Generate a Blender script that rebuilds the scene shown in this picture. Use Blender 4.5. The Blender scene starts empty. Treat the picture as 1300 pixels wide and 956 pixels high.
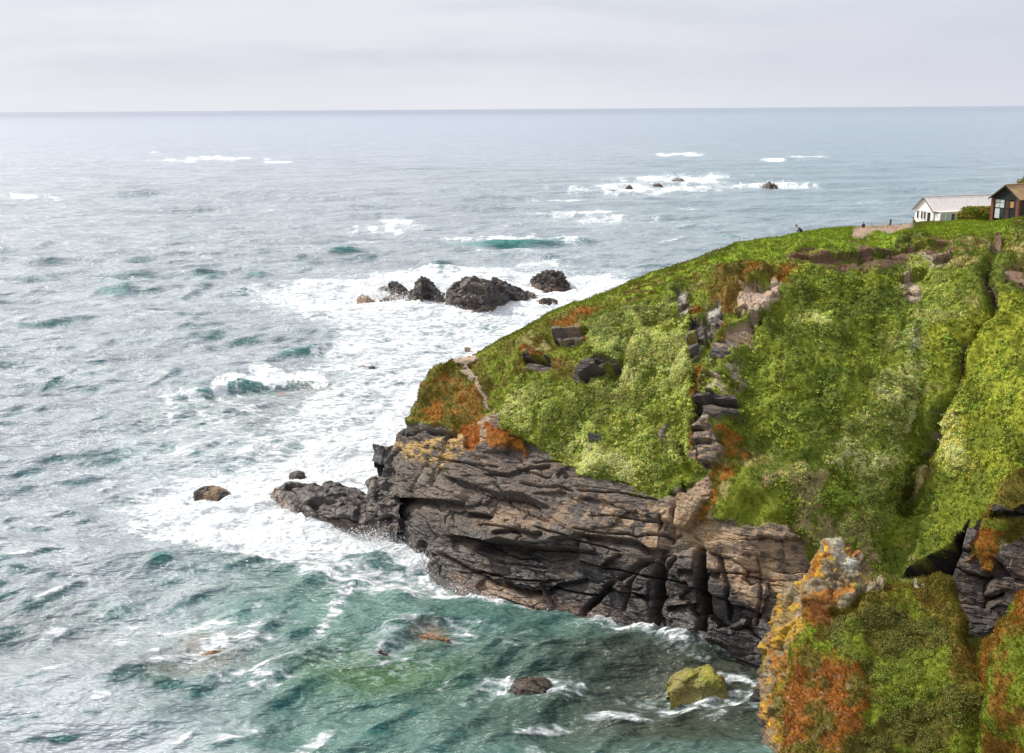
import bpy, math, time
import numpy as np
from mathutils import Matrix, Vector
T0 = time.time()
f32 = np.float32
rng = np.random.default_rng(7)
C = bpy.context.scene.collection
sc = bpy.context.scene
R = math.radians

# ------------------------------------------------------------------ camera geometry
H = 50.0
F = 1394.0
PITCH = math.atan(340.0 / F)
ROLL = math.atan(8.0 / 1300.0)
fw = np.array([0, math.cos(PITCH), -math.sin(PITCH)])
r0 = np.array([1.0, 0, 0]); u0 = np.array([0, math.sin(PITCH), math.cos(PITCH)])
rt = r0 * math.cos(ROLL) - u0 * math.sin(ROLL)
up = u0 * math.cos(ROLL) + r0 * math.sin(ROLL)
CAM = np.array([0, 0, H])
SUN = np.array([-0.64, 0.33, 0.70]); SUN /= np.linalg.norm(SUN)

def ray(px, py):
    px = np.asarray(px, float); py = np.asarray(py, float)
    return fw + rt * ((px - 650) / F)[..., None] + up * ((478 - py) / F)[..., None]
def at_z(px, py, z):
    d = ray(px, py); t = (z - H) / d[..., 2]
    return CAM + d * t[..., None]
def at_y(px, py, Y):
    d = ray(px, py); t = np.asarray(Y) / d[..., 1]
    return CAM + d * t[..., None]
def project(P):
    q = P - CAM
    w = np.maximum(q @ fw, 1e-3)
    return 650 + F * (q @ rt) / w, 478 - F * (q @ up) / w

# ------------------------------------------------------------------ noise
def _h(ix, iy, iz, s):
    h = (ix.astype(np.uint32) * np.uint32(374761393) + iy.astype(np.uint32) * np.uint32(668265263)
         + iz.astype(np.uint32) * np.uint32(2147483647 - 1274126177) + np.uint32(s * 1013904223 % 4294967295))
    h = (h ^ (h >> np.uint32(13))) * np.uint32(1274126177)
    h ^= h >> np.uint32(16)
    h *= np.uint32(2246822519)
    h ^= h >> np.uint32(13)
    return (h & np.uint32(0xFFFFFF)).astype(f32) / f32(16777215.0)
def vnoise(P, s=0):
    P = np.asarray(P, f32)
    fl = np.floor(P); t = P - fl
    i = fl.astype(np.int64)
    t = t * t * t * (t * (t * 6 - 15) + 10)
    ix, iy, iz = i[:, 0], i[:, 1], i[:, 2]
    out = 0
    for dx in (0, 1):
        wx = t[:, 0] if dx else 1 - t[:, 0]
        for dy in (0, 1):
            wy = t[:, 1] if dy else 1 - t[:, 1]
            for dz in (0, 1):
                wz = t[:, 2] if dz else 1 - t[:, 2]
                out = out + wx * wy * wz * _h(ix + dx, iy + dy, iz + dz, s)
    return out * 2 - 1
def fbm(P, o=4, s=0, g=0.5):
    a = 1.0; tot = 0; n = 0
    P = np.asarray(P, f32)
    for k in range(o):
        tot = tot + a * vnoise(P * f32(2.03 ** k) + f32(17.3 * k), s + k); n += a; a *= g
    return tot / n * 1.5
def worley(P, s=0):
    """F1, F2, id of the cell, offset to its centre"""
    n = len(P); F1 = np.full(n, 9.0, f32); F2 = np.full(n, 9.0, f32)
    cid = np.zeros(n, f32); off = np.zeros((n, 3), f32)
    P = np.asarray(P, f32); fl = np.floor(P); fr = P - fl; i = fl.astype(np.int64)
    for dx in (-1, 0, 1):
        for dy in (-1, 0, 1):
            for dz in (-1, 0, 1):
                ix, iy, iz = i[:, 0] + dx, i[:, 1] + dy, i[:, 2] + dz
                c = np.stack([_h(ix, iy, iz, s + 11), _h(ix, iy, iz, s + 12), _h(ix, iy, iz, s + 13)], 1)
                v = c + np.array([dx, dy, dz], f32) - fr
                d = np.sqrt((v * v).sum(1))
                m = d < F1
                F2 = np.where(m, F1, np.minimum(F2, d))
                cid = np.where(m, _h(ix, iy, iz, s + 14), cid)
                off[m] = -v[m]
                F1 = np.where(m, d, F1)
    return F1, F2, cid, off
def sstep(a, b, x):
    t = np.clip((x - a) / (b - a), 0, 1); return t * t * (3 - 2 * t)

# ------------------------------------------------------------------ 2D helpers (in the photo's pixel grid of the visible face)
def seg_dist(px, py, pts, along=False):
    best = np.full(px.shape, 1e9); sg = np.zeros(px.shape); L = np.zeros(px.shape); acc = 0
    for (ax, ay), (bx, by) in zip(pts[:-1], pts[1:]):
        dx, dy = bx - ax, by - ay; l2 = dx * dx + dy * dy + 1e-9
        t = np.clip(((px - ax) * dx + (py - ay) * dy) / l2, 0, 1)
        ex, ey = px - ax - t * dx, py - ay - t * dy
        d = np.hypot(ex, ey); m = d < best
        best = np.where(m, d, best)
        sg = np.where(m, np.sign(dx * (py - ay) - dy * (px - ax)), sg)
        L = np.where(m, acc + t * math.sqrt(l2), L); acc += math.sqrt(l2)
    return best, sg, L / max(acc, 1e-6)
def poly_sd(px, py, pts):
    """positive inside"""
    x = np.array([p[0] for p in pts], float); y = np.array([p[1] for p in pts], float)
    m = (px > x.min() - 60) & (px < x.max() + 60) & (py > y.min() - 60) & (py < y.max() + 60)
    out = np.full(px.shape, -60.0)
    if not m.any(): return out
    qx, qy = px[m], py[m]
    d, _, _ = seg_dist(qx, qy, list(pts) + [pts[0]])
    ins = np.zeros(qx.shape, bool); n = len(pts)
    for i in range(n):
        ax, ay = pts[i]; bx, by = pts[(i + 1) % n]
        if ay == by: continue
        c = ((ay > qy) != (by > qy)) & (qx < (bx - ax) * (qy - ay) / (by - ay) + ax)
        ins ^= c
    out[m] = np.where(ins, d, -d)
    return out

# ------------------------------------------------------------------ interpolation and lofts
def pchip(x, Y, xi):
    x = np.asarray(x, float); Y = np.asarray(Y, float)
    h = np.diff(x); sh = (slice(None),) + (None,) * (Y.ndim - 1)
    dl = np.diff(Y, axis=0) / h[sh]
    m = np.zeros_like(Y); m[0] = dl[0]; m[-1] = dl[-1]
    if len(x) > 2:
        w1 = (2 * h[1:] + h[:-1])[sh]; w2 = (h[1:] + 2 * h[:-1])[sh]
        a, b = dl[:-1], dl[1:]
        ok = a * b > 0
        with np.errstate(divide='ignore', invalid='ignore'):
            mm = (w1 + w2) / (w1 / a + w2 / b)
        m[1:-1] = np.where(ok, mm, 0)
    k = np.clip(np.searchsorted(x, xi) - 1, 0, len(x) - 2)
    t = ((xi - x[k]) / h[k])[sh]; hh = h[k][sh]
    t2, t3 = t * t, t * t * t
    return (2*t3-3*t2+1)*Y[k] + (t3-2*t2+t)*hh*m[k] + (-2*t3+3*t2)*Y[k+1] + (t3-t2)*hh*m[k+1]
def grid_normals(G):
    du = np.gradient(G, axis=0); dv = np.gradient(G, axis=1)
    n = np.cross(du, dv); n /= np.linalg.norm(n, axis=2, keepdims=True) + 1e-9
    return n
def mesh_obj(name, V, Fc, mats, attrs=None, smooth=True, parent=None, coll=True):
    me = bpy.data.meshes.new(name)
    V = np.asarray(V, f32); k = Fc.shape[1]
    me.vertices.add(len(V)); me.vertices.foreach_set('co', V.ravel())
    me.loops.add(Fc.size); me.loops.foreach_set('vertex_index', Fc.astype(np.int32).ravel())
    me.polygons.add(len(Fc)); me.polygons.foreach_set('loop_start', np.arange(0, Fc.size, k, dtype=np.int32))
    try: me.polygons.foreach_set('loop_total', np.full(len(Fc), k, np.int32))
    except Exception: pass
    me.update(calc_edges=True)
    me.polygons.foreach_set('use_smooth', np.full(len(Fc), smooth, bool))
    for nm, a in (attrs or {}).items():
        a = np.asarray(a, f32)
        if a.ndim == 1:
            at = me.attributes.new(nm, 'FLOAT', 'POINT'); at.data.foreach_set('value', a)
        else:
            at = me.attributes.new(nm, 'FLOAT_COLOR', 'POINT')
            if a.shape[1] == 3: a = np.concatenate([a, np.ones((len(a), 1), f32)], 1)
            at.data.foreach_set('color', np.ascontiguousarray(a).ravel())
    for m in (mats if isinstance(mats, (list, tuple)) else [mats]): me.materials.append(m)
    o = bpy.data.objects.new(name, me)
    if coll: C.objects.link(o)
    if parent: o.parent = parent
    return o
def grid_faces(nu, nv):
    i = np.arange(nu - 1)[:, None] * nv + np.arange(nv - 1)[None]
    i = i.ravel()
    return np.stack([i, i + nv, i + nv + 1, i + 1], 1)
def tag(o, label=None, cat=None, group=None, kind=None):
    if label: o['label'] = label
    if cat: o['category'] = cat
    if group: o['group'] = group
    if kind: o['kind'] = kind
    return o
def empty(name, loc, rz=0):
    o = bpy.data.objects.new(name, None); C.objects.link(o)
    o.location = loc; o.rotation_euler = (0, 0, rz); o.empty_display_size = .5
    return o

# ------------------------------------------------------------------ materials
def new_mat(name):
    m = bpy.data.materials.new(name); m.use_nodes = True
    nt = m.node_tree; nt.nodes.clear()
    out = nt.nodes.new('ShaderNodeOutputMaterial'); b = nt.nodes.new('ShaderNodeBsdfPrincipled')
    nt.links.new(b.outputs[0], out.inputs[0])
    return m, nt, b
def N(nt, t, **kw):
    n = nt.nodes.new(t)
    for k, v in kw.items():
        if k in n.inputs.keys() if isinstance(k, str) else False: n.inputs[k].default_value = v
        else: setattr(n, k, v)
    return n
def noise_node(nt, vec, scale, detail=4, rough=.55, dist=0.0):
    n = nt.nodes.new('ShaderNodeTexNoise'); n.inputs['Scale'].default_value = scale
    n.inputs['Detail'].default_value = detail; n.inputs['Roughness'].default_value = rough
    n.inputs['Distortion'].default_value = dist
    nt.links.new(vec, n.inputs['Vector']); return n
def maths(nt, op, a, b=None, c=None, clamp=False):
    n = nt.nodes.new('ShaderNodeMath'); n.operation = op; n.use_clamp = clamp
    for i, x in enumerate((a, b, c)):
        if x is None: continue
        if isinstance(x, (int, float)): n.inputs[i].default_value = x
        else: nt.links.new(x, n.inputs[i])
    return n.outputs[0]
def mixc(nt, fac, a, b, typ='MIX'):
    n = nt.nodes.new('ShaderNodeMix'); n.data_type = 'RGBA'; n.blend_type = typ
    for s, x in ((0, fac), (6, a), (7, b)):
        if isinstance(x, (int, float)): n.inputs[s].default_value = x
        elif isinstance(x, tuple): n.inputs[s].default_value = (*x, 1)
        else: nt.links.new(x, n.inputs[s])
    return n.outputs[2]
def mrange(nt, v, a, b, c=0., d=1., typ='SMOOTHSTEP'):
    n = nt.nodes.new('ShaderNodeMapRange'); n.interpolation_type = typ
    for i, x in enumerate((v, a, b, c, d)):
        if isinstance(x, (int, float)): n.inputs[i].default_value = x
        else: nt.links.new(x, n.inputs[i])
    return n.outputs[0]
def mapping(nt, vec, rot=(0, 0, 0), scale=(1, 1, 1)):
    n = nt.nodes.new('ShaderNodeMapping'); n.inputs['Rotation'].default_value = rot
    n.inputs['Scale'].default_value = scale; nt.links.new(vec, n.inputs['Vector']); return n.outputs[0]

def terrain_material():
    m, nt, b = new_mat('terrain')
    tc = nt.nodes.new('ShaderNodeNewGeometry').outputs['Position']
    col = nt.nodes.new('ShaderNodeAttribute'); col.attribute_name = 'col'
    rk = nt.nodes.new('ShaderNodeAttribute'); rk.attribute_name = 'rock'
    wet = nt.nodes.new('ShaderNodeAttribute'); wet.attribute_name = 'wet'
    st = mapping(nt, tc, rot=(R(14), R(-9), 0), scale=(.35, .6, 2.4))
    n1 = noise_node(nt, st, 1.5, 9, .66, .08)
    n2 = noise_node(nt, tc, 4.5, 6, .7)
    n3 = noise_node(nt, tc, .7, 4, .6)
    v = maths(nt, 'MULTIPLY', n1.outputs[0], n2.outputs[0])
    v1 = mrange(nt, v, .1, .42, .55, 1.45, 'LINEAR')
    vg = mrange(nt, n2.outputs[0], .3, .7, .6, 1.4, 'LINEAR')
    mul = nt.nodes.new('ShaderNodeMix'); mul.data_type = 'FLOAT'
    nt.links.new(rk.outputs['Fac'], mul.inputs[0]); nt.links.new(vg, mul.inputs[2]); nt.links.new(v1, mul.inputs[3])
    cm = nt.nodes.new('ShaderNodeVectorMath'); cm.operation = 'SCALE'
    nt.links.new(col.outputs['Color'], cm.inputs[0]); nt.links.new(mul.outputs[0], cm.inputs['Scale'])
    # warm and cool mineral stains, thin dark joints
    warm = mixc(nt, mrange(nt, n3.outputs[0], .42, .68, 0, .55), cm.outputs[0], (1.25, 1.0, .78), 'MULTIPLY')
    fin = mixc(nt, rk.outputs['Fac'], cm.outputs[0], warm)
    jo = nt.nodes.new('ShaderNodeTexVoronoi'); jo.feature = 'DISTANCE_TO_EDGE'; jo.inputs['Scale'].default_value = .9
    wv = noise_node(nt, tc, 1.2, 3)
    stw = mixc(nt, .22, st, wv.outputs['Color'], 'LINEAR_LIGHT')
    nt.links.new(stw, jo.inputs['Vector'])
    nt.links.new(fin, b.inputs['Base Color'])
    r = mrange(nt, wet.outputs['Fac'], 0, 1, .88, .3, 'LINEAR'); nt.links.new(r, b.inputs['Roughness'])
    b.inputs['Specular IOR Level'].default_value = .35
    bp = nt.nodes.new('ShaderNodeBump'); bp.inputs['Strength'].default_value = .7; bp.inputs['Distance'].default_value = .13
    jh = mrange(nt, jo.outputs['Distance'], 0, .05, 0, 1)
    hh = maths(nt, 'ADD', maths(nt, 'MULTIPLY', n1.outputs[0], 1.3), maths(nt, 'MULTIPLY', n2.outputs[0], .55))
    hh = maths(nt, 'ADD', hh, maths(nt, 'MULTIPLY', maths(nt, 'MULTIPLY', jh, .35), rk.outputs['Fac']))
    nt.links.new(hh, bp.inputs['Height']); nt.links.new(bp.outputs[0], b.inputs['Normal'])
    return m
def leaf_material():
    m, nt, b = new_mat('foliage')
    col = nt.nodes.new('ShaderNodeAttribute'); col.attribute_name = 'col'
    nt.links.new(col.outputs['Color'], b.inputs['Base Color'])
    b.inputs['Roughness'].default_value = .6; b.inputs['Specular IOR Level'].default_value = .25
    tr = nt.nodes.new('ShaderNodeBsdfTranslucent'); nt.links.new(col.outputs['Color'], tr.inputs['Color'])
    mx = nt.nodes.new('ShaderNodeMixShader'); mx.inputs[0].default_value = .3
    out = [n for n in nt.nodes if n.type == 'OUTPUT_MATERIAL'][0]
    nt.links.new(b.outputs[0], mx.inputs[1]); nt.links.new(tr.outputs[0], mx.inputs[2]); nt.links.new(mx.outputs[0], out.inputs[0])
    return m
def simple(name, c, rough=.7, var=.15, scale=3.0, metal=0, streak=None):
    m, nt, b = new_mat(name)
    tc = nt.nodes.new('ShaderNodeTexCoord').outputs['Object']
    v = mapping(nt, tc, scale=streak) if streak else tc
    n = noise_node(nt, v, scale, 5, .6)
    f = mrange(nt, n.outputs[0], .3, .7, 1 - var, 1 + var, 'LINEAR')
    cm = nt.nodes.new('ShaderNodeVectorMath'); cm.operation = 'SCALE'; cm.inputs[0].default_value = c
    nt.links.new(f, cm.inputs['Scale']); nt.links.new(cm.outputs[0], b.inputs['Base Color'])
    b.inputs['Roughness'].default_value = rough; b.inputs['Metallic'].default_value = metal
    bp = nt.nodes.new('ShaderNodeBump'); bp.inputs['Distance'].default_value = .01; bp.inputs['Strength'].default_value = .5
    nt.links.new(n.outputs[0], bp.inputs['Height']); nt.links.new(bp.outputs[0], b.inputs['Normal'])
    return m
def water_material():
    m, nt, b = new_mat('sea_water')
    pos = nt.nodes.new('ShaderNodeNewGeometry').outputs['Position']
    def att(n):
        a = nt.nodes.new('ShaderNodeAttribute'); a.attribute_name = n; return a
    foam = att('foam').outputs['Fac']; tint = att('tint').outputs['Color']; crest = att('crest').outputs['Fac']
    rg = att('rough').outputs['Fac']
    rz = R(12)
    st = mapping(nt, pos, rot=(0, 0, rz), scale=(.45, 1, .8))
    # lacy foam
    wn = noise_node(nt, pos, .35, 4, .6)
    warp = mixc(nt, .55, st, wn.outputs['Color'], 'LINEAR_LIGHT')
    a1 = noise_node(nt, warp, .55, 7, .62, .6)
    a2 = noise_node(nt, warp, 2.2, 6, .7, .3)
    vo = nt.nodes.new('ShaderNodeTexVoronoi'); vo.feature = 'DISTANCE_TO_EDGE'; vo.inputs['Scale'].default_value = .75
    nt.links.new(warp, vo.inputs['Vector'])
    lace = mrange(nt, vo.outputs['Distance'], 0, .25, 1, 0, 'LINEAR')
    pat = maths(nt, 'ADD', maths(nt, 'MULTIPLY', a1.outputs[0], .62), maths(nt, 'MULTIPLY', a2.outputs[0], .36))
    pat = maths(nt, 'ADD', pat, maths(nt, 'MULTIPLY', lace, .14))
    pat = mrange(nt, pat, .33, .75, 0, 1, 'LINEAR')
    th = maths(nt, 'SUBTRACT', 1, foam)
    fm = mrange(nt, maths(nt, 'SUBTRACT', pat, th), -.18, .24, 0, 1)
    thin = mrange(nt, maths(nt, 'SUBTRACT', pat, th), -.5, .1, 0, .5)
    present = mrange(nt, foam, .02, .15, 0, 1)
    fm = maths(nt, 'MULTIPLY', fm, present); thin = maths(nt, 'MULTIPLY', thin, present)
    # body colour of the water; tint carries the painted wave-face tones
    n3 = noise_node(nt, mapping(nt, pos, scale=(.35, 1.5, 1)), .03, 7, .68)
    gf = mrange(nt, n3.outputs[0], .35, .65, .88, 1.10, 'LINEAR')
    tv = nt.nodes.new('ShaderNodeVectorMath'); tv.operation = 'SCALE'; nt.links.new(tint, tv.inputs[0]); nt.links.new(gf, tv.inputs['Scale']); tint = tv.outputs[0]
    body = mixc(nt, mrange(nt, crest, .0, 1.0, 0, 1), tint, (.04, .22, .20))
    body = mixc(nt, thin, body, (.46, .57, .58))
    fcol = mixc(nt, mrange(nt, a2.outputs[0], .36, .62), (.72, .77, .79), (.86, .88, .89))
    colr = mixc(nt, fm, body, fcol)
    nt.links.new(colr, b.inputs['Base Color'])
    rr = nt.nodes.new('ShaderNodeMix'); rr.data_type = 'FLOAT'
    nt.links.new(fm, rr.inputs[0]); nt.links.new(rg, rr.inputs[2]); rr.inputs[3].default_value = .8
    nt.links.new(rr.outputs[0], b.inputs['Roughness'])
    b.inputs['IOR'].default_value = 1.34
    # ripples
    w1 = noise_node(nt, mapping(nt, pos, rot=(0, 0, rz), scale=(.6, 1.2, 1)), 1.3, 5, .62, 0)
    w2 = noise_node(nt, mapping(nt, pos, rot=(0, 0, rz + .5), scale=(.6, 1.3, 1)), .33, 6, .6, 0)
    w3 = noise_node(nt, mapping(nt, pos, rot=(0, 0, rz - .3), scale=(.5, 1.3, 1)), .06, 6, .6, 0)
    hh = maths(nt, 'ADD', maths(nt, 'MULTIPLY', w1.outputs[0], .30), maths(nt, 'MULTIPLY', w2.outputs[0], 1.25))
    hh = maths(nt, 'ADD', hh, maths(nt, 'MULTIPLY', w3.outputs[0], 13.0))
    hh = maths(nt, 'ADD', hh, maths(nt, 'MULTIPLY', maths(nt, 'MULTIPLY', a2.outputs[0], fm), .5))
    bp = nt.nodes.new('ShaderNodeBump'); bp.inputs['Distance'].default_value = 1.0; bp.inputs['Strength'].default_value = .8
    nt.links.new(hh, bp.inputs['Height']); nt.links.new(bp.outputs[0], b.inputs['Normal'])
    return m
M_TERR = terrain_material(); M_LEAF = leaf_material(); M_SEA = water_material()
M_WHITE = simple('white_paint', (.78, .77, .75), .6, .06)
M_CREAM = simple('cream_render', (.66, .62, .54), .8, .08)
M_ROOFW = simple('pale_roof', (.78, .72, .69), .75, .1, 1.5)
M_DARK = simple('dark_timber', (.012, .012, .014), .85, .35, 2, streak=(8, 8, 1))
M_BRICK = simple('red_brick', (.20, .065, .040), .85, .3, 6)
M_ROOFT = simple('rusty_tan_sheet', (.42, .27, .13), .7, .25, 1.2)
M_BROWN = simple('brown_wall', (.055, .035, .022), .8, .3)
M_GLASS = simple('window_glass', (.03, .04, .05), .08, .1)
M_PALEGL = simple('curtained_pane', (.55, .6, .62), .25, .12)
M_AMBER = simple('amber_pane', (.5, .27, .1), .4, .1)
M_WOOD = simple('grey_wood', (.14, .11, .08), .85, .25)
M_SKIN = simple('skin', (.45, .26, .18), .6, .05)
M_PLUM = simple('plum_jacket', (.09, .045, .075), .85, .15)
M_SLATE = simple('slate_trousers', (.03, .035, .05), .85, .15)
M_BLACK = simple('black_cloth', (.012, .012, .014), .85, .15)
M_RUST = simple('russet_jacket', (.16, .06, .03), .85, .15)
M_HAIR = simple('dark_hair', (.012, .009, .007), .7, .1)
M_LTROU = simple('pale_trousers', (.5, .48, .44), .85, .1)
print('mats', time.time() - T0)

# ------------------------------------------------------------------ colours (linear albedo)
GR = (.150, .180, .011); GRD = (.090, .118, .009); GRB = (.190, .270, .012); OLI = (.115, .095, .009)
ORG = (.25, .10, .009); RUS = (.15, .06, .010); YEL = (.45, .30, .03); PAL = (.25, .29, .045); PGR = (.165, .20, .017)
RKD = (.052, .047, .046); RKM = (.122, .103, .091); RKT = (.36, .265, .175); SCR = (.36, .29, .22); SOI = (.105, .060, .036)
PTH = (.30, .235, .17); LIC = (.42, .40, .34); STR = (.32, .27, .10)

class Paint:
    """colour, rockiness and plant densities of each point of a surface"""
    def __init__(s, px, py, P, base=GR, rock=0.):
        n = len(px); s.P = P
        w = 1 / 6.0
        q = np.stack([px * w, py * w, np.zeros(n)], 1)
        s.px = px + 7 * fbm(q * .35, 4, 50) + 0.0; s.py = py + 6 * fbm(q * .35 + 9, 4, 60)
        s.n1 = fbm(P * .35, 4, 3); s.n2 = fbm(P * 1.3, 3, 8)
        s.col = np.tile(np.array(base, float), (n, 1)); s.rock = np.full(n, float(rock))
        s.tuft = np.full(n, 1. - rock); s.bush = np.zeros(n); s.wet = np.zeros(n)
    def layer(s, mask, c1, c2=None, rock=None, tuft=None, bush=None, mixn=None, bias=0.):
        c1 = np.array(c1)
        c = c1 if c2 is None else c1 + (np.array(c2) - c1) * sstep(-.25, .25, (s.n1 + .6 * s.n2 if mixn is None else mixn) + bias)[:, None]
        s.col += (c - s.col) * mask[:, None]
        for nm, v in (('rock', rock), ('tuft', tuft), ('bush', bush)):
            if v is not None:
                a = getattr(s, nm); a += (v - a) * mask
    def poly(s, pts, *a, soft=4., ragged=0., **k):
        sd = poly_sd(s.px, s.py, pts) + ragged * (s.n2 * 3 + s.n1 * 3)
        m = sstep(-soft * .5, soft * .5, sd); s.layer(m, *a, **k); return m
    def line(s, pts, w, *a, soft=3., **k):
        d, _, _ = seg_dist(s.px, s.py, pts); m = 1 - sstep(w - soft * .5, w + soft * .5, d + 1.5 * s.n2)
        s.layer(m, *a, **k); return m

STRAT = np.array(Matrix.Rotation(R(-11), 3, 'Y') @ Matrix.Rotation(R(14), 3, 'X'))
def facets(P, s, sc_=(4.2, 3.0, 1.15), amp=.6, tilt=.28, crack=.35):
    q = (P @ STRAT.T) / np.array(sc_)
    q = q + .13 * np.stack([fbm(P * .5, 3, s + 1), fbm(P * .5 + 31, 3, s + 2), fbm(P * .5 + 77, 3, s + 3)], 1)
    F1, F2, cid, off = worley(q, s)
    d = (cid - .5) * 2 * amp
    tl = np.stack([np.sin(cid * 91), np.cos(cid * 57), np.sin(cid * 133)], 1)
    d = d + tilt * (off * np.array(sc_) * tl).sum(1) * .8
    d = d - crack * (1 - sstep(0, .09, F2 - F1))
    return d, cid

# ------------------------------------------------------------------ headland
# rows: under water, waterline, rock middle, rock top, slope low, slope mid, brow front, brow, plateau, back, back foot
def zp(px, py, z): return at_z(px, py, z)
def yp(px, py, Y): return at_y(px, py, Y)
def station(rows, plat, back):
    pts = [zp(*r[1:]) if r[0] == 'z' else yp(*r[1:]) for r in rows]
    foot = pts[0].copy(); foot[2] = -3.5; foot[1] -= 2.5
    P8 = yp(*plat)
    P9 = P8 + np.array([back[0], back[1], 0]) * .5; P9[2] = P8[2] * .55
    P10 = P8 + np.array([back[0], back[1], 0]); P10[2] = -4
    return [foot] + pts + [P8, P9, P10]
ST = []
ST.append((0, station([('z', 489, 662, 0), ('z', 490, 622, 4.5), ('z', 505, 561, 10), ('z', 529, 530, 13.3), ('z', 538, 504, 16), ('z', 554, 473, 18.7), ('z', 569, 458, 20)], (576, 459, 136), (6, 16))))
ST.append((.75, station([('z', 550, 722, 0), ('z', 565, 640, 7), ('z', 588, 548, 14.2), ('z', 592, 520, 16), ('z', 588, 495, 17.6), ('z', 588, 470, 19.2), ('z', 592, 454, 20.3)], (597, 455, 138), (8, 22))))
ST.append((1.7, station([('z', 650, 764, 0), ('z', 655, 680, 6), ('z', 672, 565, 13.6), ('z', 668, 530, 16.2), ('z', 658, 490, 19), ('z', 655, 455, 21.5), ('y', 655, 424, 131)], (656, 424, 143), (10, 28))))
ST.append((2.8, station([('z', 738, 784, 0), ('z', 740, 700, 6), ('z', 745, 602, 12.6), ('z', 750, 550, 16.3), ('z', 755, 490, 20.6), ('z', 755, 430, 24.5), ('y', 750, 382, 134)], (752, 383, 150), (10, 34))))
ST.append((4.0, station([('z', 850, 812, 0), ('z', 855, 720, 6.3), ('z', 862, 625, 12.5), ('z', 870, 560, 17), ('z', 870, 480, 22.2), ('z', 865, 400, 27), ('y', 855, 345, 137)], (860, 347, 158), (8, 42))))
ST.append((5.0, station([('z', 930, 832, 0), ('z', 935, 740, 6), ('z', 930, 662, 11), ('z', 938, 580, 16.6), ('z', 945, 480, 22.8), ('z', 947, 375, 28.8), ('y', 950, 312, 139)], (958, 316, 165), (6, 50))))
ST.append((6.1, station([('z', 1010, 862, 0), ('z', 1020, 790, 3.5), ('z', 1030, 710, 8.5), ('z', 1040, 600, 15.6), ('z', 1045, 480, 23.0), ('z', 1047, 342, 31.4), ('y', 1050, 295, 142)], (1056, 294.5, 172), (4, 60))))
ST.append((7.4, station([('z', 1120, 880, 0), ('z', 1130, 795, 3), ('z', 1140, 733, 7), ('z', 1150, 600, 14.6), ('z', 1155, 480, 22.6), ('z', 1155, 328, 32.2), ('y', 1155, 297, 144)], (1165, 285.5, 196), (0, 60))))
ST.append((8.4, station([('z', 1210, 890, 0), ('z', 1210, 810, 4), ('z', 1214, 705, 10), ('z', 1214, 600, 16.2), ('z', 1218, 480, 23.3), ('z', 1222, 330, 32.6), ('y', 1228, 292, 146)], (1240, 283, 204), (0, 60))))
ST.append((9.4, station([('z', 1296, 905, 0), ('z', 1290, 815, 4), ('z', 1288, 682, 12), ('z', 1290, 600, 17.2), ('z', 1290, 480, 24.2), ('z', 1290, 335, 32.8), ('y', 1292, 284, 144)], (1310, 278, 206), (0, 60))))
ST.append((11.2, station([('z', 1440, 930, 0), ('z', 1440, 830, 5), ('z', 1440, 690, 14), ('z', 1440, 600, 19), ('z', 1440, 480, 26), ('z', 1440, 330, 33.6), ('y', 1440, 272, 140)], (1460, 270, 206), (0, 60))))
ST.append((14, station([('z', 1700, 960, 0), ('z', 1700, 840, 6), ('z', 1700, 700, 16), ('z', 1700, 600, 21), ('z', 1700, 480, 28), ('z', 1700, 330, 35), ('y', 1700, 272, 136)], (1720, 268, 206), (0, 60))))
# round the tip to the seaward side
tip = [p.copy() for p in ST[0][1]]
offs = [(3, 13), (4.5, 11), (5, 9.5), (5.5, 8), (5, 6), (4.5, 4.5), (4, 3), (3.5, 2), (3, 2), (5, 10), (6, 14)]
zs = [-3.5, 0, 4.5, 9.5, 13, 15.5, 17.5, 18.6, 18, 8, -4]
tip2 = []
for p, o, z in zip(tip, offs, zs):
    q = p.copy(); q[0] += o[0]; q[1] += o[1]; q[2] = z; tip2.append(q)
ST.insert(0, (-.8, tip2))
su = np.array([s[0] for s in ST]); SG = np.array([s[1] for s in ST])      # (stations, rows, 3)
rv = np.array([-.6, 0, 1, 2.1, 2.6, 3.4, 4.4, 5.1, 5.7, 6.6, 7.6])
ui = np.concatenate([np.linspace(-.8, 0, 40)[:-1], np.linspace(0, 9.8, 880)[:-1], np.linspace(9.8, 14, 70)])
vi = np.concatenate([np.linspace(-.6, 0, 14)[:-1], np.linspace(0, 5.15, 620)[:-1], np.linspace(5.15, 5.7, 50)[:-1], np.linspace(5.7, 7.6, 36)])
G = pchip(su, SG, ui)                                   # along the coast
G = np.moveaxis(pchip(rv, np.moveaxis(G, 1, 0), vi), 0, 1)
nu, nv = G.shape[:2]
U, Vv = np.meshgrid(ui, vi, indexing='ij')
Nn = grid_normals(G)
if Nn[nu // 2, 300, 1] > 0: Nn = -Nn
P = G.reshape(-1, 3); Nn = Nn.reshape(-1, 3)
PX, PY = project(P); Vf = Vv.ravel(); Uf = U.ravel()
front = (1 - sstep(5.3, 5.7, Vf)) * sstep(-.5, -.1, Uf)
print('loft', nu, nv, time.time() - T0)

pa = Paint(PX, PY, P, GR, 0.)
qn = fbm(np.stack([PX / 26, PY / 60, 0 * PX], 1), 4, 70)          # streaks down the slope
pa.layer(sstep(-.1, .35, qn) * .8, GRD)
pa.layer(sstep(.0, .5, pa.n1 - .1), OLI, STR, mixn=pa.n2)
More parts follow.
